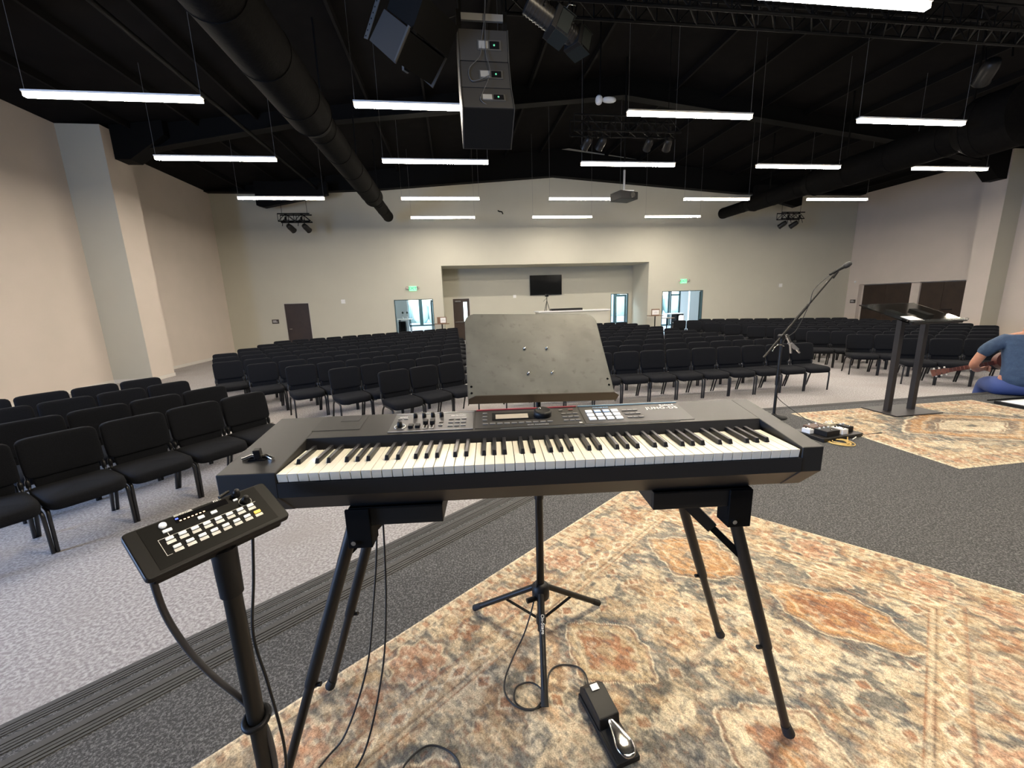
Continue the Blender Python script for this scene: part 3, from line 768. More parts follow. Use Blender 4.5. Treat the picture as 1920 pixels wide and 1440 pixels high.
# ================================================================== RUGS
def vn(u, v, su, sv, seed):
    g = np.random.RandomState(seed).rand(260, 260)
    x = (u * su) % 250; y = (v * sv) % 250
    i = np.floor(x).astype(int); j = np.floor(y).astype(int); fx = x - i; fy = y - j
    fx = fx * fx * (3 - 2 * fx); fy = fy * fy * (3 - 2 * fy)
    return g[i, j] * (1 - fx) * (1 - fy) + g[i + 1, j] * fx * (1 - fy) + g[i, j + 1] * (1 - fx) * fy + g[i + 1, j + 1] * fx * fy
def fbm(u, v, s, seed, oc=4, an=1.0):
    r = 0; a = .5; t = 0
    for o in range(oc):
        r = r + a * vn(u + 3.1 * o, v + 1.7 * o, s, s * an, seed + o); t += a; a *= .55; s *= 2.1
    return r / t
def sst(a, b, x):
    t = np.clip((x - a) / (b - a), 0, 1); return t * t * (3 - 2 * t)
def rug_colors(u, v, LU, LV, seed, meds, bw, motif=.43, warm=1.0, fieldslate=.5):
    cream = np.array([.60, .50, .35]); tan = np.array([.44, .33, .21]); rust = np.array([.33, .16, .09]); slate = np.array([.10, .112, .12])
    orange = np.array([.47, .27, .13]); gold = np.array([.46, .36, .23]); brown = np.array([.13, .075, .05]); pale = np.array([.70, .61, .45])
    wu = u + .035 * (fbm(u, v, 9, seed + 50, 3) - .5); wv = v + .035 * (fbm(u, v, 9, seed + 60, 3) - .5)
    def mix(A, B, f): return A * (1 - f[..., None]) + B * f[..., None]
    shp = u.shape + (3,)
    # --- field
    C = np.broadcast_to(cream, shp).copy()
    n1 = fbm(wu, wv, 9, seed, 5); n2 = fbm(wu, wv, 16, seed + 10, 3); n3 = fbm(wu, wv, 5, seed + 20, 4); n4 = fbm(u, v, 45, seed + 30, 3)
    C = mix(C, slate, .8 * sst(.49 - .1 * fieldslate, .57 - .1 * fieldslate, n1 + .10 * (n4 - .5)))
    C = mix(C, orange, .5 * sst(.57, .66, n3))
    C = mix(C, pale, .7 * sst(.58, .66, n2))
    # scattered small rust diamonds outlined in cream
    gu = (wu / .118) ; gv = (wv / .118)
    cu = gu - np.floor(gu) - .5; cv = gv - np.floor(gv) - .5
    h = np.random.RandomState(seed + 5).rand(64, 64)[(np.floor(gu).astype(int)) % 64, (np.floor(gv).astype(int)) % 64]
    dd = np.abs(cu) + np.abs(cv)
    C = mix(C, pale, (.8 * sst(.34, .30, dd) * (h > .52)))
    C = mix(C, rust, (.85 * sst(.23, .20, dd) * (h > .52)))
    # scalloped leaves
    gu = wu / .235 + .3; gv = wv / .235
    cu = (gu - np.floor(gu) - .5); cv = (gv - np.floor(gv) - .5)
    h = np.random.RandomState(seed + 6).rand(64, 64)[(np.floor(gu).astype(int)) % 64, (np.floor(gv).astype(int)) % 64]
    rr = np.hypot(cu, cv) / (.30 * (1 + .25 * np.cos(4 * np.arctan2(cv, cu) + h * 6) + .12 * np.cos(9 * np.arctan2(cv, cu))))
    m = (h > .3) & (h < .8)
    C = mix(C, brown, .6 * (sst(1.12, 1.05, rr) - sst(1.04, .98, rr)) * m)
    C = mix(C, tan, .8 * sst(1.0, .93, rr) * m); C = mix(C, rust, .6 * sst(.55, .45, rr) * m * (h > .5)); C = mix(C, pale, .6 * sst(.28, .2, rr) * m)
    # medallions
    for (mu, mv, ru, rv, c1, c2, c3, rot) in meds:
        du = (wu - mu); dv = (wv - mv)
        a = np.arctan2(dv / rv, du / ru); r = np.hypot(du / ru, dv / rv)
        sh = 1 + .10 * np.cos(4 * a + rot) + .045 * np.cos(8 * a) + .03 * np.cos(12 * a + 1)
        r = r / sh
        c1, c2, c3 = [dict(cream=cream, tan=tan, rust=rust, slate=slate, orange=orange, gold=gold, pale=pale, brown=brown)[q] for q in (c1, c2, c3)]
        C = mix(C, slate, .75 * sst(1.5, 1.25, r + .35 * (n2 - .5)))
        C = mix(C, pale, sst(1.10, 1.07, r)); C = mix(C, brown * 1.6, .85 * sst(1.06, 1.03, r)); C = mix(C, c1, sst(.985, .95, r))
        C = mix(C, pale, .5 * sst(.8, .78, r) * sst(.70, .72, r))
        inner = sst(.70, .62, r + .5 * (n2 - .5))
        C = mix(C, c2, .9 * inner * sst(.35, .55, n2 + .12))
        C = mix(C, c3, .8 * sst(.22, .18, np.maximum(np.abs(du) / ru, np.abs(dv) / rv)))
    # --- border
    e = np.minimum(np.minimum(u, LU - u), np.minimum(v, LV - v))
    along = np.where(np.minimum(v, LV - v) < np.minimum(u, LU - u), u, v)
    B = np.broadcast_to(tan * 1.1, shp).copy()
    b1 = fbm(wu, wv, 20, seed + 70, 4); b2 = fbm(wu, wv, 11, seed + 80, 3)
    B = mix(B, cream, .85 * sst(.44, .56, b1)); B = mix(B, rust, .6 * sst(.58, .66, b2)); B = mix(B, slate, .55 * sst(.40, .32, b2))
    mc = bw * .46
    ph = along / motif; k = np.floor(ph); ca = (ph - k - .5) * motif; ce = e - mc
    R0 = bw * .27
    a = np.arctan2(ce, ca); r = np.hypot(ca, ce) / (R0 * (1 + .12 * np.cos(8 * a)))
    alt = (k % 2)
    B = mix(B, slate, .7 * sst(1.45, 1.2, r + .4 * (b2 - .5)) * (1 - .3 * alt)); B = mix(B, cream, sst(1.04, .98, r)); B = mix(B, np.array([.48, .3, .2]), sst(.93, .88, r))
    dots = (np.sin(ca / R0 * 9) * np.sin(ce / R0 * 9)); B = mix(B, pale, .8 * sst(.5, .7, dots) * (r < .85)); B = mix(B, rust, .7 * sst(.35, .28, r))
    ca2 = (ph + .5 - np.floor(ph + .5) - .5) * motif
    r2 = np.hypot(ca2, ce) / (R0 * .5 * (1 + .3 * np.cos(5 * np.arctan2(ce, ca2)))); B = mix(B, rust, .75 * sst(1.05, .95, r2)); B = mix(B, pale, .7 * sst(.4, .3, r2))
    # guard bands
    def band(x0, x1): return sst(x0 - .003, x0 + .003, e) * sst(x1 + .003, x1 - .003, e)
    tri = np.abs(((along / .06) % 1) - .5) * 2
    B = mix(B, cream, .95 * band(.018, .06)); B = mix(B, rust, .75 * band(.022, .056) * (tri > .62)); B = mix(B, brown, .5 * (band(.058, .064)))
    g0 = bw - .10
    B = mix(B, rust, .7 * band(g0 - .012, g0 - .004)); B = mix(B, tan * 1.15, .95 * band(g0, bw - .03))
    dm = np.abs(((along / .12) % 1) - .5) * 2 + np.abs((e - (g0 + bw - .03) / 2) / .035)
    B = mix(B, pale, .95 * sst(1.0, .9, dm) * band(g0 + .003, bw - .033)); B = mix(B, rust, .8 * sst(.55, .45, dm) * band(g0, bw - .03))
    B = mix(B, brown, .6 * band(bw - .03, bw - .024)); B = mix(B, cream, .9 * band(bw - .02, bw - .008)); B = mix(B, rust, .7 * band(bw - .008, bw))
    f = sst(bw + .001, bw - .001, e)
    C = mix(C, B, f)
    C = mix(C, pale, .95 * sst(.016, .012, e))
    # --- wear: pale distress and knot rows
    w = fbm(u, v, 6, seed + 90, 5); C = mix(C, cream, .25 * sst(.5, .66, w))
    f1 = fbm(u, v, 60, seed + 91, 3, .5); f2 = fbm(u, v, 75, seed + 92, 2, .6)
    C = mix(C, pale, .5 * sst(.57, .74, f1)); C = mix(C, slate, .5 * sst(.57, .74, f2)); C = mix(C, rust, .35 * sst(.36, .26, f2))
    kn = vn(u, v, 95, 30, seed + 95); kn2 = vn(u, v, 170, 170, seed + 96)
    C = C * (.50 + .45 * kn + .42 * kn2)[..., None]
    C = mix(C, pale, .35 * sst(.74, .94, vn(u, v, 130, 50, seed + 97)))
    return np.clip(C, 0, 1)
rug_m = bpy.data.materials.new('rug_pile'); rug_m.use_nodes = True
nt = rug_m.node_tree; b = nt.nodes['Principled BSDF']; b.inputs['Roughness'].default_value = .9; b.inputs['Specular IOR Level'].default_value = .15
at = nt.nodes.new('ShaderNodeAttribute'); at.attribute_name = 'pattern'
tc = nt.nodes.new('ShaderNodeTexCoord'); nz = nt.nodes.new('ShaderNodeTexNoise'); nz.inputs['Scale'].default_value = 260; nz.inputs['Detail'].default_value = 2
nt.links.new(tc.outputs['Object'], nz.inputs['Vector'])
mr = nt.nodes.new('ShaderNodeMapRange'); mr.inputs['From Min'].default_value = .3; mr.inputs['From Max'].default_value = .7; mr.inputs['To Min'].default_value = .65; mr.inputs['To Max'].default_value = 1.3
nt.links.new(nz.outputs['Fac'], mr.inputs['Value'])
vm = nt.nodes.new('ShaderNodeVectorMath'); vm.operation = 'SCALE'
nt.links.new(at.outputs['Color'], vm.inputs[0]); nt.links.new(mr.outputs['Result'], vm.inputs['Scale']); nt.links.new(vm.outputs['Vector'], b.inputs['Base Color'])
bp = nt.nodes.new('ShaderNodeBump'); bp.inputs['Strength'].default_value = .4; bp.inputs['Distance'].default_value = .003
nt.links.new(nz.outputs['Fac'], bp.inputs['Height']); nt.links.new(bp.outputs['Normal'], b.inputs['Normal'])
def rug(name, lab, O, U, W, LU, LV, st, **kw):
    nu = int(LU / st) + 1; nv = int(LV / st) + 1
    uu, vv = np.meshgrid(np.linspace(0, LU, nu), np.linspace(0, LV, nv), indexing='ij')
    C = rug_colors(uu, vv, LU, LV, **kw)
    th_ = .007
    z = S + th_ + .0008 * np.sin(uu * 5) * np.sin(vv * 6)
    edge = np.minimum(np.minimum(uu, LU - uu), np.minimum(vv, LV - vv)); z = np.where(edge < 1e-6, S + .001, z)
    P = np.stack([O[0] + uu * U[0] + vv * W[0], O[1] + uu * U[1] + vv * W[1], z], -1).reshape(-1, 3)
    me = bpy.data.meshes.new(name)
    idx = np.arange(nu * nv).reshape(nu, nv)
    q = np.stack([idx[:-1, :-1], idx[1:, :-1], idx[1:, 1:], idx[:-1, 1:]], -1).reshape(-1, 4)
    if U[0] * W[1] - U[1] * W[0] < 0: q = q[:, ::-1]
    me.vertices.add(len(P)); me.vertices.foreach_set('co', P.astype(np.float32).ravel())
    me.loops.add(q.size); me.loops.foreach_set('vertex_index', q.ravel().astype(np.int32))
    me.polygons.add(len(q)); me.polygons.foreach_set('loop_start', np.arange(0, q.size, 4, dtype=np.int32)); me.polygons.foreach_set('loop_total', np.full(len(q), 4, dtype=np.int32))
    me.update(calc_edges=True)
    ca = me.color_attributes.new('pattern', 'FLOAT_COLOR', 'POINT')
    ca.data.foreach_set('color', np.concatenate([C.reshape(-1, 3), np.ones((len(P), 1))], 1).astype(np.float32).ravel())
    me.materials.append(rug_m)
    o = bpy.data.objects.new(name, me); COL.objects.link(o)
    return tag(o, lab, 'rug', 'patterned area rugs on the stage')
a1, a2 = R(-143.99), R(-49.75)
rug('area_rug', 'large faded persian rug under the keyboard stand', (1.2373, 2.5958), (math.cos(a1), math.sin(a1)), (math.cos(a2), math.sin(a2)), 2.78, 1.89, .0056,
    seed=11, bw=.385, meds=[(.63, .66, .17, .20, 'orange', 'orange', 'slate', 0), (.65, 1.24, .13, .24, 'orange', 'rust', 'rust', 1), (1.43, .66, .13, .16, 'gold', 'rust', 'gold', 0), (1.42, 1.24, .15, .17, 'cream', 'rust', 'orange', 0), (2.2, .66, .17, .19, 'gold', 'orange', 'pale', .5), (2.2, 1.24, .17, .19, 'cream', 'orange', 'rust', .5)])
rug('area_rug', 'faded persian rug under the glass lectern', (3.66, 3.885), (1, 0), (0, -1), 2.39, 1.55, .009,
    seed=31, bw=.26, motif=.3, fieldslate=.6, meds=[(1.25, .78, .62, .36, 'orange', 'orange', 'pale', 0), (1.25, .78, .34, .17, 'pale', 'cream', 'slate', .4)])

# ================================================================== KEYBOARD
K = Tr((-.418, .924, 0)) @ Rz(R(-5.24))
kb = thing('stage_piano', 'large black synthesizer keyboard with 88 keys on two stands', 'keyboard', T=K)
SL = .142; PHI = math.atan(SL)
def KT(x, y, dz=0): return Tr((x, y, 1.525 + SL * y + dz)) @ Rx(PHI)
outer = [(0, 1.525), (0, 1.463), (.062, 1.402), (.285, 1.402), (.325, 1.45), (.308, 1.5687)]
MB().prism(outer, -.138, -.006, 'x').build('left_cheek', keybody_m, kb, bevel=.002)
MB().prism(outer, 1.231, 1.283, 'x').build('right_cheek', keybody_m, kb, bevel=.002)
MB().prism([(.004, 1.492), (.004, 1.463), (.064, 1.4025), (.285, 1.4025), (.325, 1.45), (.308, 1.5687), (.166, 1.5485), (.152, 1.512), (.148, 1.492)], -.006, 1.231, 'x').build('body', keybody_m, kb)
MB().prism([(-.002, 1.499), (-.002, 1.464), (.004, 1.464), (.004, 1.499)], -.005, 1.230, 'x').build('front_rail', keyfront_m, kb)
MB().prism([(.152, 1.516), (.166, 1.5486), (.168, 1.5492), (.155, 1.516)], -.004, 1.229, 'x').build('key_slot_lip', keyfront_m, kb)
KW = 1.229 / 52; x0k = -.004
order = 'ABCDEFG'; wk = MB()
def wkey():
    q = MB()
    q.add([(.0007, .0025, 1.5005), (KW - .0009, .0025, 1.5005), (KW - .0009, .148, 1.5005), (.0007, .148, 1.5005), (.0007, -.0005, 1.5215), (KW - .0009, -.0005, 1.5215), (KW - .0009, .148, 1.5225), (.0007, .148, 1.5225)],
          [(3, 2, 1, 0), (4, 5, 6, 7), (0, 1, 5, 4), (1, 2, 6, 5), (2, 3, 7, 6), (3, 0, 4, 7)])
    return q
w0 = wkey().build('white_key', wkey_m, kb, bevel=.0007)
bq = MB(); bw_ = .0052
bq.add([(-bw_, .052, 1.522), (bw_, .052, 1.522), (bw_, .15, 1.522), (-bw_, .15, 1.522), (-bw_ * .8, .057, 1.534), (bw_ * .8, .057, 1.534), (bw_ * .85, .15, 1.5345), (-bw_ * .85, .15, 1.5345)],
       [(3, 2, 1, 0), (4, 5, 6, 7), (0, 1, 5, 4), (1, 2, 6, 5), (2, 3, 7, 6), (3, 0, 4, 7)])
b0 = bq.build('black_key', bkey_m, kb, bevel=.001); first = True
for i in range(52):
    o = w0 if i == 0 else w0.copy()
    if i: COL.objects.link(o); o.parent = kb
    o.location = (x0k + KW * i, 0, 0)
    n = order[i % 7]
    if n in 'ACDFG' and i < 51:
        o = b0 if first else b0.copy()
        if not first: COL.objects.link(o); o.parent = kb
        first = False
        sh = {'A': .1, 'C': -.08, 'D': .1, 'F': -.12, 'G': 0}[n]
        o.location = (x0k + KW * (i + 1 + sh * .8), 0, 0)
# left cheek pitch lever
MB().box((-.02, -.012, .0), (.02, .012, .003)).build('lever_plate', glossb_m, kb, KT(-.078, .07))
MB().tube([(-.036, -.006, .002), (-.018, .003, .006), (.018, .003, .006), (.036, -.006, .002)], .0045, 8).build('lever_wings', chrome_m, kb, KT(-.078, .07))
MB().box((-.008, -.008, .003), (.008, .008, .026)).build('pitch_lever', plast_m, kb, KT(-.078, .07) @ Rz(R(10)), bevel=.002)
MB().box((0, 0, 0), (.13, .093, .0008)).build('accessory_lid', mat('lid', (.019, .0185, .018), .5), kb, KT(-.01, .21))
MB().box((0, 0, .0008), (.052, .034, .0014)).build('tape_strip', mat('tape', (.028, .028, .03), .6), kb, KT(.05, .266))
# control panels
MB().box((0, 0, 0), (.231, .12, .0012)).build('tone_panel', mat('panel_light', (.06, .06, .062), .34), kb, KT(.204, .18))
MB().box((0, 0, .0012), (.231, .0025, .002)).box((0, .116, .0012), (.231, .119, .0022)).build('panel_line', mat('panel_edge', (.4, .4, .42), .35), kb, KT(.204, .18))
MB().box((0, 0, 0), (.302, .122, .0012)).build('centre_panel', panel_m, kb, KT(.441, .18))
MB().box((0, .118, .0012), (.302, .1235, .004)).build('red_strip', red_m, kb, KT(.441, .18))
MB().box((0, 0, 0), (.305, .122, .0010)).build('pad_panel', panel_m, kb, KT(.749, .18))
MB().box((0, .119, .0010), (.305, .1235, .003)).build('blue_strip', blue_m, kb, KT(.749, .18))
MB().box((0, -.001, .0), (.50, .0005, .0016)).build('front_line', mat('panel_edge2', (.22, .22, .21), .35), kb, KT(.51, .174))
MB().box((0, 0, .0012), (.135, .05, .003)).build('display_bezel', glossb_m, kb, KT(.488, .226))
MB().box((.01, .006, .003), (.104, .036, .0036)).build('lcd_screen', lcd_m, kb, KT(.488, .226))
MB().lathe([(.026, .0012), (.026, .012), (.023, .018), (.020, .017)], 32).build('value_dial', plast_m, kb, KT(.635, .25))
MB().pill((-.008, .012, .018), (.011, .011, .003), .8, 12, 6).build('dial_dimple', chrome_m, kb, KT(.635, .25))
def knob(x, y, r=.0062, h=.015, m=plast_m, nm='knob'):
    MB().lathe([(r, .001), (r * .95, h * .6), (r * .75, h)], 16).build(nm, m, kb, KT(x, y))
for i in range(4): knob(.264 + i * .0253, .272)
knob(.231, .212, .0075, .017, nm='ring_knob')
MB().tube([(.015 * math.cos(R(a)), .015 * math.sin(R(a)), .002) for a in range(-60, 241, 20)], .0014, 5).build('knob_ring', silver_m, kb, KT(.231, .212))
for x in (.262, .281): MB().box((-.0065, -.008, .001), (.0065, .008, .009)).build('cap_button', plast_m, kb, KT(x, .207), bevel=.001)
for x in (.301, .3195):
    MB().box((-.0045, -.016, .0012), (.0045, -.0145, .0018)).box((-.0045, .02, .0012), (.0045, .0215, .0018)).box((-.005, -.016, .0012), (-.0038, .02, .0018)).box((.0038, -.016, .0012), (.005, .02, .0018)).build('slider_slot', silver_m, kb, KT(x, .212))
    MB().box((-.0065, -.004, .002), (.0065, .012, .013)).build('slider_cap', plast_m, kb, KT(x, .22), bevel=.001)
btn0 = None
def button(x, y, w=.014, d=.006, m=btn_m, nm='button', h=.0035):
    MB().box((-w / 2, -d / 2, .001), (w / 2, d / 2, h)).build(nm, m, kb, KT(x, y), bevel=.0006)
for r in range(3):
    for c_ in range(3): button(.371 + c_ * .018, .248 - r * .022)
for x in (.343,):
    button(x, .232, .012); button(x, .21, .012)
for x in (.222, .238): button(x, .262, .012)
for i in range(10): button(.469 + i * .0202, .204, .015, .007)
for i in range(3): button(.467, .276 - .023 * i, .013)
button(.692, .276, .012)
button(.722, .278, .014, .006, mat('red_ring_btn', (.3, .1, .1), .4))
for r in range(3):
    for c_ in range(3): button(.697 + c_ * .0168, .251 - r * .0225, .014)
for r in range(3):
    for c_ in range(3): button(.878 + c_ * .0165 + .001 * r, .257 - r * .024, .014)
for r in range(3):
    for c_ in range(4):
        blue = (r == 0 and c_ in (1, 2))
        MB().box((-.010, -.0085, .001), (.010, .0085, .004)).build('pad_button', pad_m if not blue else mat('pad_blue', (.25, .35, .5), .4, emit=((.5, .7, 1), .1)), kb, KT(.773 + c_ * .0255, .258 - r * .0245), bevel=.001)
        if blue:
            MB().box((-.009, -.004, .004), (.009, .003, .0044)).build('pad_label', silver_m, kb, KT(.773 + c_ * .0255, .258))
ff = .0115
text('lettering_juno', 'JUNO-DS', .021, silver_m, kb, KT(.994, .264, .0014), bold=.0006, spacing=1.15)
text('lettering_roland', 'Roland', .014, silver_m, kb, KT(1.016, .283, .0014), bold=.0005, spacing=1.1)
text('lettering_keyboard', 'KEYBOARD', .0085, silver_m, kb, KT(.39, .272, .0014), bold=.0002)
text('lettering_mode', 'MODE', .008, silver_m, kb, KT(.229, .275, .0014), bold=.0002)
text('lettering_pads', 'PHRASE PAD', .0085, mat('blue_print', (.3, .5, .75), .4), kb, KT(.815, .285, .0014), bold=.0002)
text('lettering_program', 'SOUND  PROGRAMMABLE', .005, silver_m, kb, KT(.615, .189, .0014))
text('lettering_badge', '88', .008, wht_m, kb, KT(.735, .189, .0014), bold=.0005)

# ------------------------------------------------------------------ keyboard stands
def W_(p): return V(p)
Ki = K.inverted()
def trestle(lab, xa, xb, out, front, rear, foots, brace):
    t = thing('keyboard_trestle', lab, 'keyboard stand', T=K, group='folding keyboard stands')
    L = lambda p: Ki @ V(p)
    sh = MB().box((xa, .052, 1.352), (xb, .062, 1.4015)).box((xa, .28, 1.352), (xb, .29, 1.4015)).box((xa, .062, 1.352), (xa + .01, .28, 1.4015)).box((xb - .01, .062, 1.352), (xb, .28, 1.4015)).box((xa, .052, 1.394), (xb, .29, 1.4015))
    sh.build('support_shelf', stand_m, t, bevel=.002)
    x0_, x1_ = (out - .03, out + .03)
    MB().box((x0_, .045, 1.295), (x1_, .052, 1.4)).box((x0_, .052, 1.295), (x0_ + .006, .1, 1.352)).box((x1_ - .006, .052, 1.295), (x1_, .1, 1.352)).build('leg_bracket', steel_m, t, bevel=.002)
    MB().tube([(out - .015, .045, 1.312), (out - .015, .040, 1.312)], .006, 10).build('bracket_bolt', chrome_m, t)
    for (top, foot) in ((front, foots[0]), (rear, foots[1])):
        a, b_ = L(top), L(foot)
        mid_ = a.lerp(b_, .6)
        lg = MB().tube([a, mid_], .0162, 14).build('leg', stand_m, t)
        d = (b_ - a).normalized()
        MB().tube([mid_ - d * .05, b_ - d * .02 + V((0, 0, .0))], .0125, 12).build('leg_extension', stand_m, lg)
        MB().tube([b_ - d * .045, b_ + V((0, 0, .012))], [.0145, .017], 12).build('rubber_foot', rubber_m, lg)
        kx = 1 if out > .5 else -1
        MB().tube([mid_ + V((-kx * .0, 0, 0)), mid_ + V((-kx * .03, -.005, .005))], .006, 8).build('locking_knob', plast_m, lg)
    if brace:
        a, b_ = L(brace[0]), L(brace[1])
        br = MB().bar(a, b_, .012, .018).build('folding_brace', steel_m, t)
        MB().bar(a, a.lerp(b_, .5), .018, .03).build('brace_housing', stand_m, br)
    return t
ZR = S + .008
trestle('black keyboard stand under the left end of the keyboard', .125, .357, .148, (-.282, 1.0, 1.36), (-.245, 1.185, 1.36), ((-.556, .975, ZR), (-.511, 1.266, ZR)), ((-.20, 1.06, 1.35), (-.309, 1.006, 1.26)))
trestle('black keyboard stand under the right end of the keyboard', .893, 1.15, 1.12, (.705, .921, 1.36), (.665, 1.15, 1.36), ((.93, .866, ZR), (.962, 1.236, ZR)), ((.585, .955, 1.35), (.756, .912, 1.17)))

# ------------------------------------------------------------------ music stand
t = thing('music_stand', 'dark scuffed metal music stand behind the keyboard', 'music stand', (.27, 1.36, ZR))
z_ = lambda z: z - ZR
MB().tube([(0, 0, z_(.60)), (0, 0, z_(1.22))], .0148, 14).build('lower_pole', stand_m, t)
MB().tube([(0, 0, z_(1.2)), (0.01, .02, z_(1.62))], .009, 12).build('upper_pole', stand_m, t)
MB().tube([(0, 0, z_(1.17)), (0, 0, z_(1.27))], .0175, 14).build('height_collar', plast_m, t)
for q in (1.2, 1.245): MB().tube([(.012, -.008, z_(q)), (.035, -.014, z_(q))], .0075, 8).build('collar_knob', plast_m, t)
MB().lathe([(.02, z_(.745)), (.034, z_(.755)), (.034, z_(.80)), (.02, z_(.815))], 18).build('tripod_hub', plast_m, t)
MB().tube([(-.02, -.02, z_(.765)), (-.06, -.03, z_(.765))], .01, 8).build('hub_knob', plast_m, t)
MB().tube([(0, 0, z_(.635)), (0, 0, z_(.665))], .02, 12).build('brace_collar', plast_m, t)
for (fx, fy) in ((-.258, .189), (.282, .122), (-.051, -.293)):
    h = V((fx, fy, 0)).normalized() * .03 + V((0, 0, z_(.785)))
    f = V((fx, fy, .012))
    lg = MB().tube([h, f], .0115, 12).build('leg', stand_m, t)
    d = (f - h).normalized()
    MB().tube([f - d * .045, f], [.0125, .0135], 12).build('rubber_foot', rubber_m, lg)
    MB().bar(h.lerp(f, .48), (V((fx, fy, 0)).normalized() * .018) + V((0, 0, z_(.65))), .010, .004).build('leg_brace', steel_m, lg)
hh = V((-.051, -.293, .012)); h0 = V((-.051, -.293, 0)).normalized() * .03 + V((0, 0, z_(.785)))
mm = h0.lerp(hh, .3); d = (hh - h0).normalized()
xax = (-d); nrm = V((0, -1, .25)); nrm = (nrm - d * nrm.dot(d)).normalized(); yax = nrm.cross(xax)
text('lettering', 'On-Stage', .017, silver_m, t, M.Translation(mm + nrm * .0121) @ M((xax * -1, yax * -1, nrm)).transposed().to_4x4(), bold=.0003)
# desk: bottom edge near, top edge leaning away
BL, BR, TL = V((.028, 1.285, 1.566)), V((.532, 1.285, 1.548)), V((.053, 1.545, 1.846))
X = (BR - BL).normalized(); Yd = (TL - BL); Hd = Yd.length; Yd = (Yd - X * Yd.dot(X)).normalized(); N = X.cross(Yd)
TD = M.Translation(-V((.27, 1.36, ZR))) @ M.Translation(BL) @ M((X, Yd, N)).transposed().to_4x4()
Wd = .504; r_ = .035
pl = [(0, 0), (Wd, 0)] + [(Wd - r_ + r_ * math.cos(R(a)), Hd - r_ + r_ * math.sin(R(a))) for a in range(0, 91, 15)] + [(r_ + r_ * math.cos(R(a)), Hd - r_ + r_ * math.sin(R(a))) for a in range(90, 181, 15)]
desk = MB().prism(pl, -.002, 0, 'z').build('desk_plate', desk_m, t, TD)
lip = MB().prism([(.022, .05), (Wd - .022, .05), (Wd, .03), (Wd, 0), (0, 0), (0, .03)][::-1], 0, .0025, 'y', T=None)
lip.build('desk_lip', mat('lip_metal', (.045, .035, .026), .35, metal=.3), t, TD)
eg = MB().box((-.001, 0, -.012), (.0015, Hd - .03, 0)).box((Wd - .0015, 0, -.012), (Wd + .001, Hd - .03, 0)).box((.03, Hd - .0015, -.012), (Wd - .03, Hd + .001, 0))
eg.build('desk_flange', desk_m, t, TD)
for (x, y) in ((.210, .222), (.292, .222), (.212, .115), (.296, .115)): MB().pill((x, y, .002), (.010, .010, .008), .8, 10, 6).build('desk_bolt', chrome_m, t, TD)
for (x, y) in ((.012, .065), (.012, .04), (.492, .085), (.492, .06)): MB().tube([(x, y, 0), (x, y, .001)], .004, 10).build('desk_hole', glossb_m, t, TD)
MB().box((.2, .09, -.03), (.31, .24, -.002)).build('desk_bracket', steel_m, t, TD)

# ------------------------------------------------------------------ sustain pedal
ang = math.atan2(1.095 - .88, .385 - .413)
t = thing('sustain_pedal', 'black sustain pedal with chrome foot lever on the rug', 'pedal', T=Tr((.399, .985, ZR)) @ Rz(R(10.5)))
# local: +y towards the cable end
MB().box((-.04, -.118, 0), (.04, .115, .018)).build('base_plate', plast_m, t, bevel=.003)
MB().prism([(-.02, .018), (.115, .018), (.112, .045), (.085, .068), (-.015, .055)], -.036, .036, 'x').build('pedal_housing', plast_m, t, bevel=.004)
ft = MB(); n = 14
for i in range(n): pass
def spoon(p):
    x, y, z = p
    w = .46 + .54 * min(1, max(0, (-y - .035) / .06)) ** 1.3
    return (x * w, y, z + .012 * math.cos((y + .06) * 18))
ft.pill((.002, -.066, .036), (.062, .125, .014), .75, 28, 10, fn=spoon)
ft.build('foot_lever', chrome_m, t)
MB().box((-.013, .085, .0005), (.013, .105, .0015)).build('badge_plate', wht_m, t, Tr((0, .0, .068 - .0)) @ Tr((0, .0, -.0)) @ Tr((0, -.02, -.0015)) @ Rx(R(7.4)) @ Tr((0, 0, -.0095)))
MB().box((-.0315, -.118, .018), (.0315, -.02, .0195)).build('rubber_pad', rubber_m, t)
text('lettering', 'On-Stage', .006, mat('dark_print', (.05, .05, .05), .5), t, Tr((0, .075, .0665)) @ Rx(R(7.4)))
cp = [(.378, 1.100, .60), (.388, 1.167, .575), (.366, 1.203, .572), (.309, 1.218, .572), (.264, 1.194, .572), (.237, 1.121, .572), (.209, 1.078, .572), (.155, 1.078, .572), (.125, 1.111, .572), (.137, 1.158, .572), (.181, 1.168, .574), (.214, 1.145, .576), (.224, 1.104, .58), (.18, 1.065, .58), (.122, 1.093, .576), (.096, 1.145, .574), (.106, 1.204, .574), (.147, 1.264, .60), (.20, 1.31, .66), (.25, 1.345, .80), (.262, 1.345, 1.0), (.262, 1.345, 1.2), (.30, 1.30, 1.42)]
tag(MB().tube(spline(cp, 5), .0032, 6).build('pedal_cable', cable_m), 'black cable looping from the sustain pedal up the music stand', 'cable')
tag(MB().tube(spline([(-.24, .90, .572), (-.22, .974, .572), (-.161, 1.015, .572), (-.10, .995, .572), (-.062, .948, .572), (-.06, .86, .572)], 6), .0032, 6).build('floor_cable', cable_m), 'black cable curving over the rug at the bottom edge', 'cable')
tag(MB().tube(spline([(-.26, 1.15, 1.42), (-.27, 1.14, 1.2), (-.295, 1.12, 1.0), (-.33, 1.10, .8), (-.40, 1.06, .62), (-.46, 1.02, .573), (-.56, .86, .573)], 6), .003, 6).build('power_cable', cable_m), 'thin black cable hanging beside the left keyboard stand, outer of two', 'cable')
tag(MB().tube(spline([(-.24, 1.13, 1.42), (-.245, 1.12, 1.2), (-.255, 1.10, 1.0), (-.28, 1.07, .8), (-.34, 1.0, .60), (-.42, .92, .573), (-.5, .80, .573)], 6), .003, 6).build('power_cable', cable_m), 'thin black cable hanging beside the left keyboard stand, inner of two', 'cable')

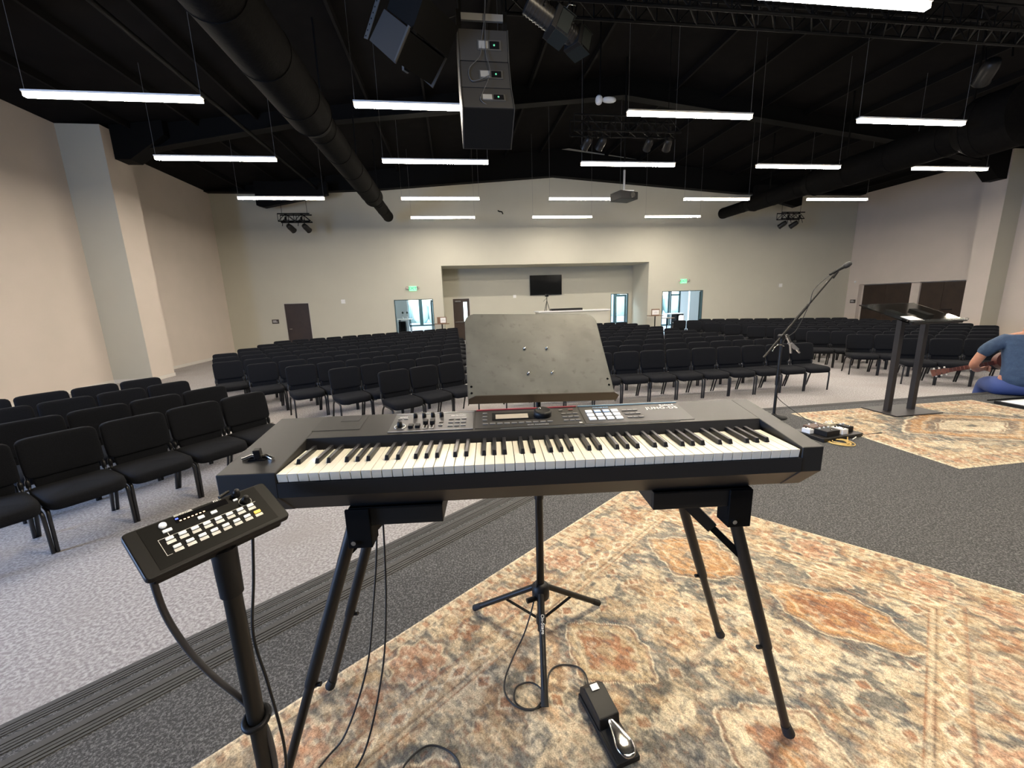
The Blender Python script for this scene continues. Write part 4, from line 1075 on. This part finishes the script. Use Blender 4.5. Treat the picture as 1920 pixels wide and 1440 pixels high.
# ------------------------------------------------------------------ personal mixer on a stand
O = V((-.5905, .9575, 1.3975)); MX = V((0.64287125, 0.76597425, 0)); MY = V((-0.66706657, 0.55985944, 0.49150747)); MN = V((0.37648207, -0.31597602, 0.87087336))
# re-orthogonalise
MY = MN.cross(MX).normalized(); MN = MX.cross(MY)
TM = M.Translation((-.4842, .7852, 1.4861)) @ M((MX, MY, MN)).transposed().to_4x4() @ M.Scale(.82, 4)
mx = thing('personal_mixer', 'black personal monitor mixer with white lit buttons', 'mixer', T=TM)
body = MB()
hw, hh_ = .146, .067
def rr(w, h, r, n=4):
    return [(sx * (w - r) + r * math.cos(R(a)), sy * (h - r) + r * math.sin(R(a))) for sx, sy, s0 in ((1, 1, 0), (-1, 1, 90), (-1, -1, 180), (1, -1, 270)) for a in [s0 + 90 / n * k for k in range(n + 1)]]
MB().prism(rr(hw, hh_, .01), -.016, 0, 'z').build('top_case', plast_m, mx, bevel=.003)
MB().prism(rr(hw - .012, hh_ - .006, .01), -.038, -.016, 'z').build('bottom_case', plast_m, mx, bevel=.002)
MB().box((-.120, -.057, 0), (.120, .062, .0006)).build('face_plate', mat('mixer_face', (.006, .006, .006), .45, spec=.2), mx)
MB().box((-.056, .041, .0006), (.05, .058, .0012)).build('display', glossb_m, mx)
for i in range(7): MB().box((-.049 + i * .0077, .0435, .0012), (-.0455 + i * .0077, .0455, .0016)).build('level_led', ledamb_m, mx)
MB().box((-.0545, .051, .0012), (-.049, .055, .0016)).build('status_led', ledblue_m, mx)
text('lettering', 'BEHRINGER', .0068, wht_m, mx, Tr((-.036, .0625, .0008)), bold=.0003)
text('lettering_model', 'P16-M', .0065, wht_m, mx, Tr((.034, .0622, .0008)), bold=.0003)
def mbtn(x, y, w=.0125, h=.0075, m=wht_m, nm='button'):
    MB().box((-w / 2, -h / 2, .0006), (w / 2, h / 2, .0045)).build(nm, m, mx, Tr((x, y, 0)), bevel=.0012)
for r in range(2):
    for c_ in range(8):
        x = -.081 + c_ * .0237 + (.004 if r else 0); y = .009 - r * .0265
        am = (r == 1 and c_ == 7)
        mbtn(x, y, .0145, .0075, amber_m if am else pad_m)
        MB().box((x - .008, y - .0135, .0006), (x + .0085, y - .0055, .0011)).build('button_label', wht_m, mx)
mbtn(-.0125, .031, .013, .008, pad_m); mbtn(.014, .031, .013, .008, pad_m)
MB().lathe([(.0075, .0006), (.0068, .005)], 18).build('round_button', pad_m, mx, Tr((-.079, .049, 0)))
mbtn(-.077, .031, .017, .0075, pad_m)
ol = MB()
for (a, b_) in (((-.099, .0155), (.10, .0155)), ((-.099, -.031), (-.09, -.031)), ((-.099, -.031), (-.099, .0155))):
    ol.box((min(a[0], b_[0]) - .0004, min(a[1], b_[1]) - .0004, .0006), (max(a[0], b_[0]) + .0004, max(a[1], b_[1]) + .0004, .001))
ol.box((-.0785, .0155, .0006), (-.0775, .026, .001)).build('outline', wht_m, mx)
def mknob(x, y):
    MB().lathe([(.0095, .0006), (.009, .010), (.0065, .013), (.006, .019)], 20).build('rotary_knob', plast_m, mx, Tr((x, y, 0)))
mknob(.074, .056); mknob(.082, .027)
MB().tube([(.082 + .0135 * math.cos(R(a)), .027 + .0135 * math.sin(R(a)), .001) for a in range(-50, 231, 20)], .0006, 5).build('knob_scale', wht_m, mx)
mbtn(.066, .042, .010, .005, pad_m)
MB().tube([(.02, .066, .004), (.045, .074, .004)], .004, 8).build('tilt_clamp', plast_m, mx, Tr((0.02, 0, 0)))
# its stand
px, py = -.469, .775
O = V((-.4842, .7852, 1.4861))
t = thing('mixer_stand', 'black pole stand carrying the personal mixer', 'stand', (px, py, S))
MB().tube([(0, 0, .03), (0, 0, .885)], .0165, 16).build('pole', stand_m, t)
MB().tube([(0, 0, .78), (0, 0, .88)], [.0205, .0225], 16).build('pole_clutch', plast_m, t)
MB().box((-.045, -.035, 0), (.045, .035, .006)).build('mount_plate', steel_m, t, M.Translation(O - V((px, py, S)) - MN * .0372) @ M((MX, MY, MN)).transposed().to_4x4())
MB().lathe([(.13, 0), (.13, .012), (.02, .03)], 28).build('round_base', steel_m, t)
tag(MB().tube(spline([(-0.574, 0.738, 1.4267), (-0.5863, 0.7626, 1.3242), (-0.574, 0.779, 1.2258), (-0.5453, 0.7888, 1.1438), (-0.5084, 0.7995, 1.0659), (-0.4797, 0.7913, 1.029), (-0.4559, 0.779, 0.9962), (-0.4494, 0.7749, 0.9142), (-0.4592, 0.779, 0.8158), (-0.46, 0.78, 0.6)], 6), .006, 8).build('mixer_cable', mat('grey_cable2', (.06, .06, .065), .5)), 'thick dark grey cable hanging from the mixer to its pole', 'cable')
tag(MB().tube([(px + .0225 * math.cos(R(a_)) , py + .0225 * math.sin(R(a_)), 1.035 + .006 * math.sin(R(a_))) for a_ in range(0, 375, 15)], .0065, 8).build('cable_tie', plast_m), 'black cable tie wrapped around the mixer stand pole', 'cable tie')
tag(MB().tube(spline([(-0.4469, 0.8446, 1.4472), (-0.4592, 0.8364, 1.3242), (-0.4756, 0.8282, 1.193), (-0.4592, 0.82, 1.07), (-0.4469, 0.8159, 0.9142), (-0.451, 0.8118, 0.8035), (-0.45, 0.8, 0.64), (-0.44, 0.74, 0.572)], 6), .0032, 6).build('mixer_cable', cable_m), 'thin black cable hanging from the mixer down to the rug', 'cable')

# ------------------------------------------------------------------ lectern
t = thing('lectern', 'black steel lectern with slanted glass top on the far rug', 'lectern', (4.83, 3.69, ZR))
MB().box((-.29, -.195, 0), (.29, .185, .012)).build('base_plate', mat('lectern_black', (.022, .02, .02), .5), t, bevel=.002)
for x in (-.17, .13): MB().box((x - .025, -.025, .012), (x + .025, .025, 1.0)).build('post', MATS['lectern_black'], t)
tilt = R(18)
TG = Tr((-.02, 0.04, 1.07)) @ Rx(tilt)
MB().box((-.36, -.27, 0), (.34, .27, .01)).build('glass_top', glass_m, t, TG)
MB().box((-.27, -.255, -.03), (.34, -.235, .0)).build('front_rail', MATS['lectern_black'], t, TG)
MB().box((-.36, -.285, .0), (.34, -.272, .03)).build('glass_ledge', glass_m, t, TG)
for x in (-.17, .13):
    MB().box((x - .04, -.1, -.045), (x + .04, .1, -.001)).build('bracket', MATS['lectern_black'], t, TG)
tag(MB().box((-.27, -.24, 0), (-.13, -.12, .003), Tr((4.83, 3.69, ZR)) @ TG @ Tr((0, 0, .0101))).build('note_card', paper_m), 'white card lying on the glass lectern top', 'card')

# ------------------------------------------------------------------ microphone stand
t = thing('microphone_stand', 'black microphone boom stand at the front of the stage', 'microphone stand', (3.385, 3.815, S))
MB().lathe([(.125, 0), (.125, .012), (.03, .03), (.018, .045)], 28).build('round_base', plast_m, t)
MB().tube([(0, 0, .03), (0, 0, .86)], .0145, 12).build('pole', stand_m, t)
MB().tube([(0, 0, .36), (0, 0, .46)], .02, 12).build('pole_clutch', plast_m, t)
bd = V((.505, 0, .585)).normalized(); bc = V((-.005, 0, .88))
bs = bc - bd * .5 + V((0, 0, 0)); be = bc + bd * .80
MB().tube([bc - bd * .28, be], .010, 10).build('boom_arm', stand_m, t)
MB().tube([bc + bd * .22, bc + bd * .42], .014, 10).build('boom_clutch', plast_m, t)
MB().tube([bc - V((0, .03, 0)), bc + V((0, .03, 0))], .022, 12).build('boom_pivot', plast_m, t)
mc_ = be; md = V((.255, 0, .125)).normalized()
MB().tube([be - V((0, 0, .02)), be + md * .05 + V((0, 0, .02))], .015, 10).build('mic_clip', plast_m, t)
mt = thing('microphone', 'black vocal microphone on the end of the boom stand', 'microphone', (3.385, 3.815, S))
a = be + V((-.04, 0, .01))
MB().tube([a, a + md * .05, a + md * .17], [.010, .012, .018], 14).build('mic_handle', plast_m, mt)
MB().tube([a + md * .17, a + md * .185, a + md * .215, a + md * .245, a + md * .262], [.019, .026, .029, .024, .008], 16).build('mic_grille', mat('mic_mesh', (.03, .03, .032), .6), mt)
tag(MB().tube(spline([V((3.385, 3.815, S)) + q for q in (a - md * .0, a - md * .06 + V((0, -.01, -.01)), bc + bd * .55 + V((-.06, -.02, .05)), bc + bd * .4 + V((0, -.02, .01)), bc + bd * .15 + V((.05, -.02, -.05)), bc + V((.01, -.03, -.04)), V((-.012, -.02, .6)), V((.012, -.02, .45)), V((-.014, -.02, .3)), V((.02, -.04, .2)), V((.12, -.25, .06)), V((.14, -.42, .01)))], 6), .0035, 6).build('microphone_cable', cable_m), 'black cable from the microphone down its stand to the pedals', 'cable')
ph = thing('phone_clamp', 'silver clamp bracket on the microphone stand boom', 'clamp', (3.42, 3.80, S + .90))
MB().bar((0, 0, 0), (.05, -.01, -.09), .03, .02).build('clamp_arm', chrome_m, ph)
MB().bar((.045, -.01, -.09), (.13, -.01, -.16), .06, .015).build('clamp_plate', mat('clamp_grey', (.35, .34, .33), .35, metal=.6), ph)
MB().bar((.05, -.01, -.10), (.07, -.01, -.2), .02, .012).bar((.12, -.01, -.15), (.17, -.01, -.2), .02, .012).build('clamp_jaw', chrome_m, ph)
MB().tube(spline([(-.02, -.01, -.12), (-.08, -.01, -.10), (-.13, -.01, -.13), (-.15, -.01, -.17)], 4), .005, 6).build('clamp_wire', chrome_m, ph)

# ------------------------------------------------------------------ pedalboard and cables
def onstage(nm, lab, cat, x, y, w, d, h, m, rz=0, knobs=0, knobm=None, group=None):
    t = thing(nm, lab, cat, (x, y, S), rz, group)
    MB().box((-w / 2, -d / 2, .0), (w / 2, d / 2, h)).build('casing', m, t, bevel=.003)
    for k in range(knobs): MB().lathe([(.008, h), (.007, h + .012)], 12, Tr((-w / 2 + w * (k + .5) / knobs, d * .25, 0))).build('knob', knobm or wht_m, t)
    MB().lathe([(.008, h), (.008, h + .01)], 12, Tr((0, -d * .3, 0))).build('foot_switch', chrome_m, t)
    return t
pb = thing('pedalboard', 'black pedalboard frame on the stage beside the rug', 'pedalboard', (3.42, 3.2, S), R(8))
MB().box((-.24, -.15, 0), (.24, .15, .035)).build('board', stand_m, pb, bevel=.004)
def onboard(*a, **k):
    o = onstage(*a, **k); o.location.z = S + .035; return o
G = 'effects pedals on the pedalboard'
onboard('effects_pedal', 'large black effects pedal at the near edge of the pedalboard', 'effects pedal', 3.34, 3.13, .16, .12, .05, plast_m, R(8), 3, group=G)
onboard('effects_pedal', 'small white effects pedal on the pedalboard', 'effects pedal', 3.48, 3.14, .07, .11, .05, wht_m, R(8), 2, plast_m, group=G)
onboard('effects_pedal', 'small black effects pedal at the right end of the pedalboard', 'effects pedal', 3.59, 3.19, .07, .11, .05, plast_m, R(8), 2, group=G)
onboard('effects_pedal', 'cream effects pedal at the far edge of the pedalboard', 'effects pedal', 3.55, 3.3, .10, .07, .045, mat('cream_plastic', (.6, .52, .36), .5), R(8), 3, group=G)
onboard('effects_pedal', 'brown effects pedal at the far left of the pedalboard', 'effects pedal', 3.36, 3.28, .17, .10, .04, mat('brown_plastic', (.12, .07, .05), .5), R(8), 2, group=G)
onboard('effects_pedal', 'tiny white pedal at the left end of the pedalboard', 'effects pedal', 3.22, 3.21, .05, .08, .04, wht_m, R(8), 1, plast_m, group=G)
co = []
for k in range(0, 5 * 24):
    a_ = 2 * PI * k / 24; rr_ = .105 - .011 * (k / 24) + .006 * math.sin(a_ * 1.3 + k * .05)
    co.append((3.335 + .01 * math.sin(k * .06) + rr_ * math.cos(a_), 2.985 + rr_ * .95 * math.sin(a_), S + .006 + .0015 * (k // 24) + .003 * math.sin(a_ * 2)))
tag(MB().tube(co + [(3.5, 3.07, S + .02), (3.55, 3.12, S + .05)], .0045, 6).build('coiled_cable', yellow_m), 'yellow cable coiled on the stage beside the pedalboard', 'cable')
tag(MB().tube(spline([(3.6, 3.2, S + .05), (3.62, 3.1, S + .01), (3.5, 3.02, S + .01)], 5), .005, 6).build('patch_cable', wht_m), 'short white cable beside the yellow coil', 'cable')
tag(MB().tube(spline([(3.66, 3.2, S + .02), (3.75, 3.18, S + .006), (3.72, 3.1, S + .006), (3.8, 3.12, S + .006), (3.9, 3.1, S + .014)], 5), .004, 6).build('loose_cable', cable_m), 'black cable trailing from the pedalboard to the far rug', 'cable')

# things by the right edge of the stage
t = thing('floor_case', 'flat black case lying on the stage near the seated person', 'case', (6.52, 3.55, S))
MB().box((-.42, -.2, 0), (.5, .16, .035)).build('case_body', plast_m, t, bevel=.006)
MB().tube([(-.44, .2, .03), (.5, .17, .035)], .008, 8).build('case_edge_tube', steel_m, t)
tag(MB().box((6.12, 3.36, S + .0352), (6.85, 3.66, S + .04)).build('paper_sheets', paper_m), 'white paper sheets lying on the flat black case', 'paper')

# ================================================================== PERSON
def skin_mesh(name, verts, edges, m, parent, subdiv=2, root=0, smooth=True):
    me = bpy.data.meshes.new(name + '_sk'); me.from_pydata([v[:3] for v in verts], edges, [])
    o = bpy.data.objects.new(name, me); COL.objects.link(o)
    sk = o.modifiers.new('skin', 'SKIN'); sk.use_smooth_shade = True
    if not me.skin_vertices: 
        bm_ = bmesh.new(); bm_.from_mesh(me); bm_.verts.layers.skin.verify(); bm_.to_mesh(me); bm_.free()
    for i, v in enumerate(verts):
        r = v[3]
        me.skin_vertices[0].data[i].radius = (r, v[4] if len(v) > 4 else r)
        me.skin_vertices[0].data[i].use_root = (i == root)
    ss = o.modifiers.new('sub', 'SUBSURF'); ss.levels = subdiv; ss.render_levels = subdiv
    dg = bpy.context.evaluated_depsgraph_get()
    me2 = bpy.data.meshes.new_from_object(o.evaluated_get(dg))
    bpy.data.objects.remove(o); bpy.data.meshes.remove(me)
    me2.materials.clear(); me2.materials.append(m)
    o = bpy.data.objects.new(name, me2); COL.objects.link(o); o.parent = parent
    for p in me2.polygons: p.use_smooth = True
    return o
pr = thing('person', 'person in blue t-shirt sitting on the stage edge, back turned, playing guitar', 'person', T=Tr((6.80, 3.93, S)) @ Rz(R(-42)) @ M.Scale(1.09, 4))
# local coords: x right, y forward (away from the camera), z up from the stage
bv = [(0, 0, .13, .115, .09),            # 0 pelvis
      (0, .02, .30, .125, .10), (0, .05, .46, .14, .105), (0, .09, .60, .13, .10),   # 1-3 spine, leaning
      (.02, .13, .69, .06), (.06, .18, .76, .055),                                    # 4 neck 5 neck top
      (.10, .25, .83, .085), (.12, .27, .92, .09), (.12, .26, .985, .06),               # 6-8 head
      (-.17, .10, .61, .065), (-.27, .10, .53, .055), (-.36, .11, .31, .045), (-.28, .26, .235, .037), (-.22, .34, .235, .027), (-.195, .38, .24, .028),   # 9-14 left arm
      (.17, .10, .61, .065), (.27, .10, .53, .055), (.33, .16, .34, .045), (.20, .36, .30, .037), (.12, .42, .27, .027), (.08, .44, .26, .028),      # 15-20 right arm
      (-.12, .05, .09, .085), (-.15, .37, .07, .062), (-.17, .43, -.12, .055), (-.18, .46, -.40, .042), (-.18, .48, -.45, .045), (-.19, .65, -.47, .035),  # 21-26 left leg
      (.11, .05, .09, .085), (.24, .38, .07, .065), (.25, .44, -.12, .06), (.24, .46, -.40, .042), (.24, .48, -.45, .045), (.26, .65, -.47, .035)]
be_ = [(0, 1), (1, 2), (2, 3), (3, 4), (4, 5), (5, 6), (6, 7), (7, 8), (3, 9), (9, 10), (10, 11), (11, 12), (12, 13), (13, 14), (3, 15), (15, 16), (16, 17), (17, 18), (18, 19), (19, 20), (0, 21), (21, 22), (22, 23), (23, 24), (24, 25), (25, 26), (0, 27), (27, 28), (28, 29), (29, 30), (30, 31), (31, 32)]
# fingers of both hands as chains rooted in the palm
def fingers(pi, side):
    base = V(bv[pi][:3])
    for k in range(4):
        o_ = V((side * .0, .012, .022 - .016 * k)); n0 = len(bv)
        p1 = base + V((.0, .0, 0)) + o_ + V((side * .03, .03, 0)); p2 = p1 + V((side * .028, .006, -.006)); p3 = p2 + V((side * .012, -.022, -.008))
        bv.extend([(*p1, .0095), (*p2, .0088), (*p3, .008)]); be_.extend([(pi, n0), (n0, n0 + 1), (n0 + 1, n0 + 2)])
    n0 = len(bv); p1 = base + V((side * .01, -.02, .025)); p2 = p1 + V((side * .03, -.012, .012))
    bv.extend([(*p1, .0105), (*p2, .0095)]); be_.extend([(pi, n0), (n0, n0 + 1)])
fingers(14, 1); fingers(20, -1)
skin_mesh('body', bv, be_, skin_m, pr, 2)
# face features
FO = Tr((.125, .03, 0))
hd_ = MB().pill((0, .325, .885), (.03, .03, .045), .8, 10, 6)
for sx in (-1, 1): hd_.pill((sx * .092, .235, .90), (.018, .04, .06), .8, 10, 6)
hd_.build('face_features', skin_m, pr, FO)
ey = MB()
for sx in (-1, 1): ey.pill((sx * .032, .317, .91), (.024, .012, .012), .9, 10, 6)
ey.build('eyes', mat('eye_dark', (.05, .04, .03), .3), pr, FO)
MB().pill((0, .315, .845), (.05, .012, .012), .8, 10, 6).build('mouth', mat('lip', (.35, .12, .1), .5), pr, FO)
def hairf(p):
    x, y, z = p
    return (x, y, max(z, .80 + max(0, (y - .2)) * 1.1))
MB().pill((0, .215, .925), (.205, .215, .24), .9, 22, 12, fn=hairf).build('hair', hair_m, pr, FO)
sv = [(0, .0, .06, .205, .155), (0, .02, .30, .165, .12), (0, .05, .46, .185, .125), (0, .085, .60, .165, .11), (0, .11, .655, .085, .075),
      (-.15, .09, .61, .085), (-.27, .10, .52, .078), (-.315, .105, .415, .07), (.15, .09, .61, .085), (.27, .10, .52, .078), (.315, .135, .41, .07)]
skin_mesh('t_shirt', sv, [(0, 1), (1, 2), (2, 3), (3, 4), (3, 5), (5, 6), (6, 7), (3, 8), (8, 9), (9, 10)], shirt_m, pr, 2)
pv = [(0, .01, .105, .17, .105), (-.16, .05, .09, .12), (-.15, .37, .07, .092), (.13, .07, .09, .11), (.24, .38, .075, .095), (-.17, .44, -.2, .075), (.25, .45, -.2, .075)]
skin_mesh('trousers', pv, [(0, 1), (1, 2), (0, 3), (3, 4), (2, 5), (4, 6)], jeans_m, pr, 2)
sh_ = MB()
for sx in (-.18, .25): sh_.pill((sx, .57, -.466), (.1, .28, .09), .6, 16, 8)
sh_.build('shoes', mat('shoe_brown', (.12, .06, .05), .6), pr)
# guitar
g0 = V((6.55, 4.32, .90)); g1 = V((5.80, 4.12, .78))
gt = thing('acoustic_guitar', 'reddish brown guitar held by the seated person', 'guitar', (7.13, 4.19, .965))
gd = V((-.76, .34, -.20)).normalized(); gu = V((0, .3, 1)); gn = gd.cross(gu).normalized(); gu = gn.cross(gd).normalized()
TGt = M((gd, gu, gn)).transposed().to_4x4()
def outl(n=40):
    pts = []
    for k in range(n):
        a_ = 2 * PI * k / n; x = .24 * math.cos(a_)
        w = .155 + (.04 if x < 0 else -.01) ; w *= (1 - .22 * math.exp(-((x - .03) / .07) ** 2))
        pts.append((x, w * math.sin(a_)))
    return pts
MB().prism(outl(), -.05, .05, 'z').build('guitar_body', guitar_m, gt, TGt, bevel=.004)
nk = MB().box((.22, -.026, .0), (.70, .026, .03)); nk.build('neck', mat('neck_wood', (.09, .03, .025), .4), gt, TGt)
fr_ = MB()
for k in range(10): fr_.box((.30 + .04 * k, -.026, -.003), (.303 + .04 * k, .026, .0))
fr_.build('frets', chrome_m, gt, TGt)
MB().prism([(.70, -.03), (.88, -.045), (.88, .045), (.70, .03)], .004, .024, 'z').build('headstock', mat('headstock_wood', (.16, .06, .04), .4), gt, TGt)
for k in range(3):
    for sy in (-1, 1):
        MB().pill((.73 + .055 * k, sy * .05, .014), (.02, .024, .014), .7, 8, 5).build('tuning_peg', mat('peg_cream', (.8, .75, .65), .3), gt, TGt)
        MB().tube([(.73 + .055 * k, sy * .022, .002), (.73 + .055 * k, sy * .022, -.006)], .006, 8).build('string_post', chrome_m, gt, TGt)

# ================================================================== LIGHTING
w = bpy.data.worlds.new('world'); scene.world = w; w.use_nodes = True
bg = w.node_tree.nodes['Background']; sk = w.node_tree.nodes.new('ShaderNodeTexSky'); sk.sky_type = 'NISHITA'; sk.sun_elevation = R(50); sk.sun_rotation = R(200); sk.sun_disc = False
w.node_tree.links.new(sk.outputs['Color'], bg.inputs['Color']); bg.inputs['Strength'].default_value = .6
def area(name, loc, rot, size, power, col):
    l = bpy.data.lights.new(name, 'AREA'); l.shape = 'RECTANGLE'; l.size, l.size_y = size; l.energy = power; l.color = col
    o = bpy.data.objects.new(name, l); COL.objects.link(o); o.location = loc; o.rotation_euler = rot
    return o
# lobby ceiling lamps
area('lobby_lamp', (-2.5, 22.5, 3.6), (0, 0, 0), (2, 2), 120, (.75, .92, 1))
area('lobby_lamp', (11.5, 22.3, 3.6), (0, 0, 0), (2, 2), 150, (.75, .92, 1))
area('lobby_lamp', (6.5, 22.8, 3.6), (0, 0, 0), (2, 2), 120, (.7, .88, 1))
# warm stage wash lamp hanging above the stage, out of frame
par(Tr((1.75, 2.2, 5.6)), 'black stage lamp hanging over the stage above the keyboard', s=1.2)
area('stage_wash', (1.75, 2.1, 5.2), (R(4), R(8), 0), (.6, .6), 85, (1, .85, .62))
# daylight from a side door behind the camera on the left
area('side_daylight', (-8.6, -.5, 2.2), (R(90), 0, R(-75)), (2.0, 2.2), 430, (.36, .55, .95))
scene.view_settings.view_transform = 'Standard'; scene.view_settings.look = 'None'
scene.view_settings.exposure = 1.35; scene.view_settings.gamma = 1; scene.view_settings.use_curve_mapping = False
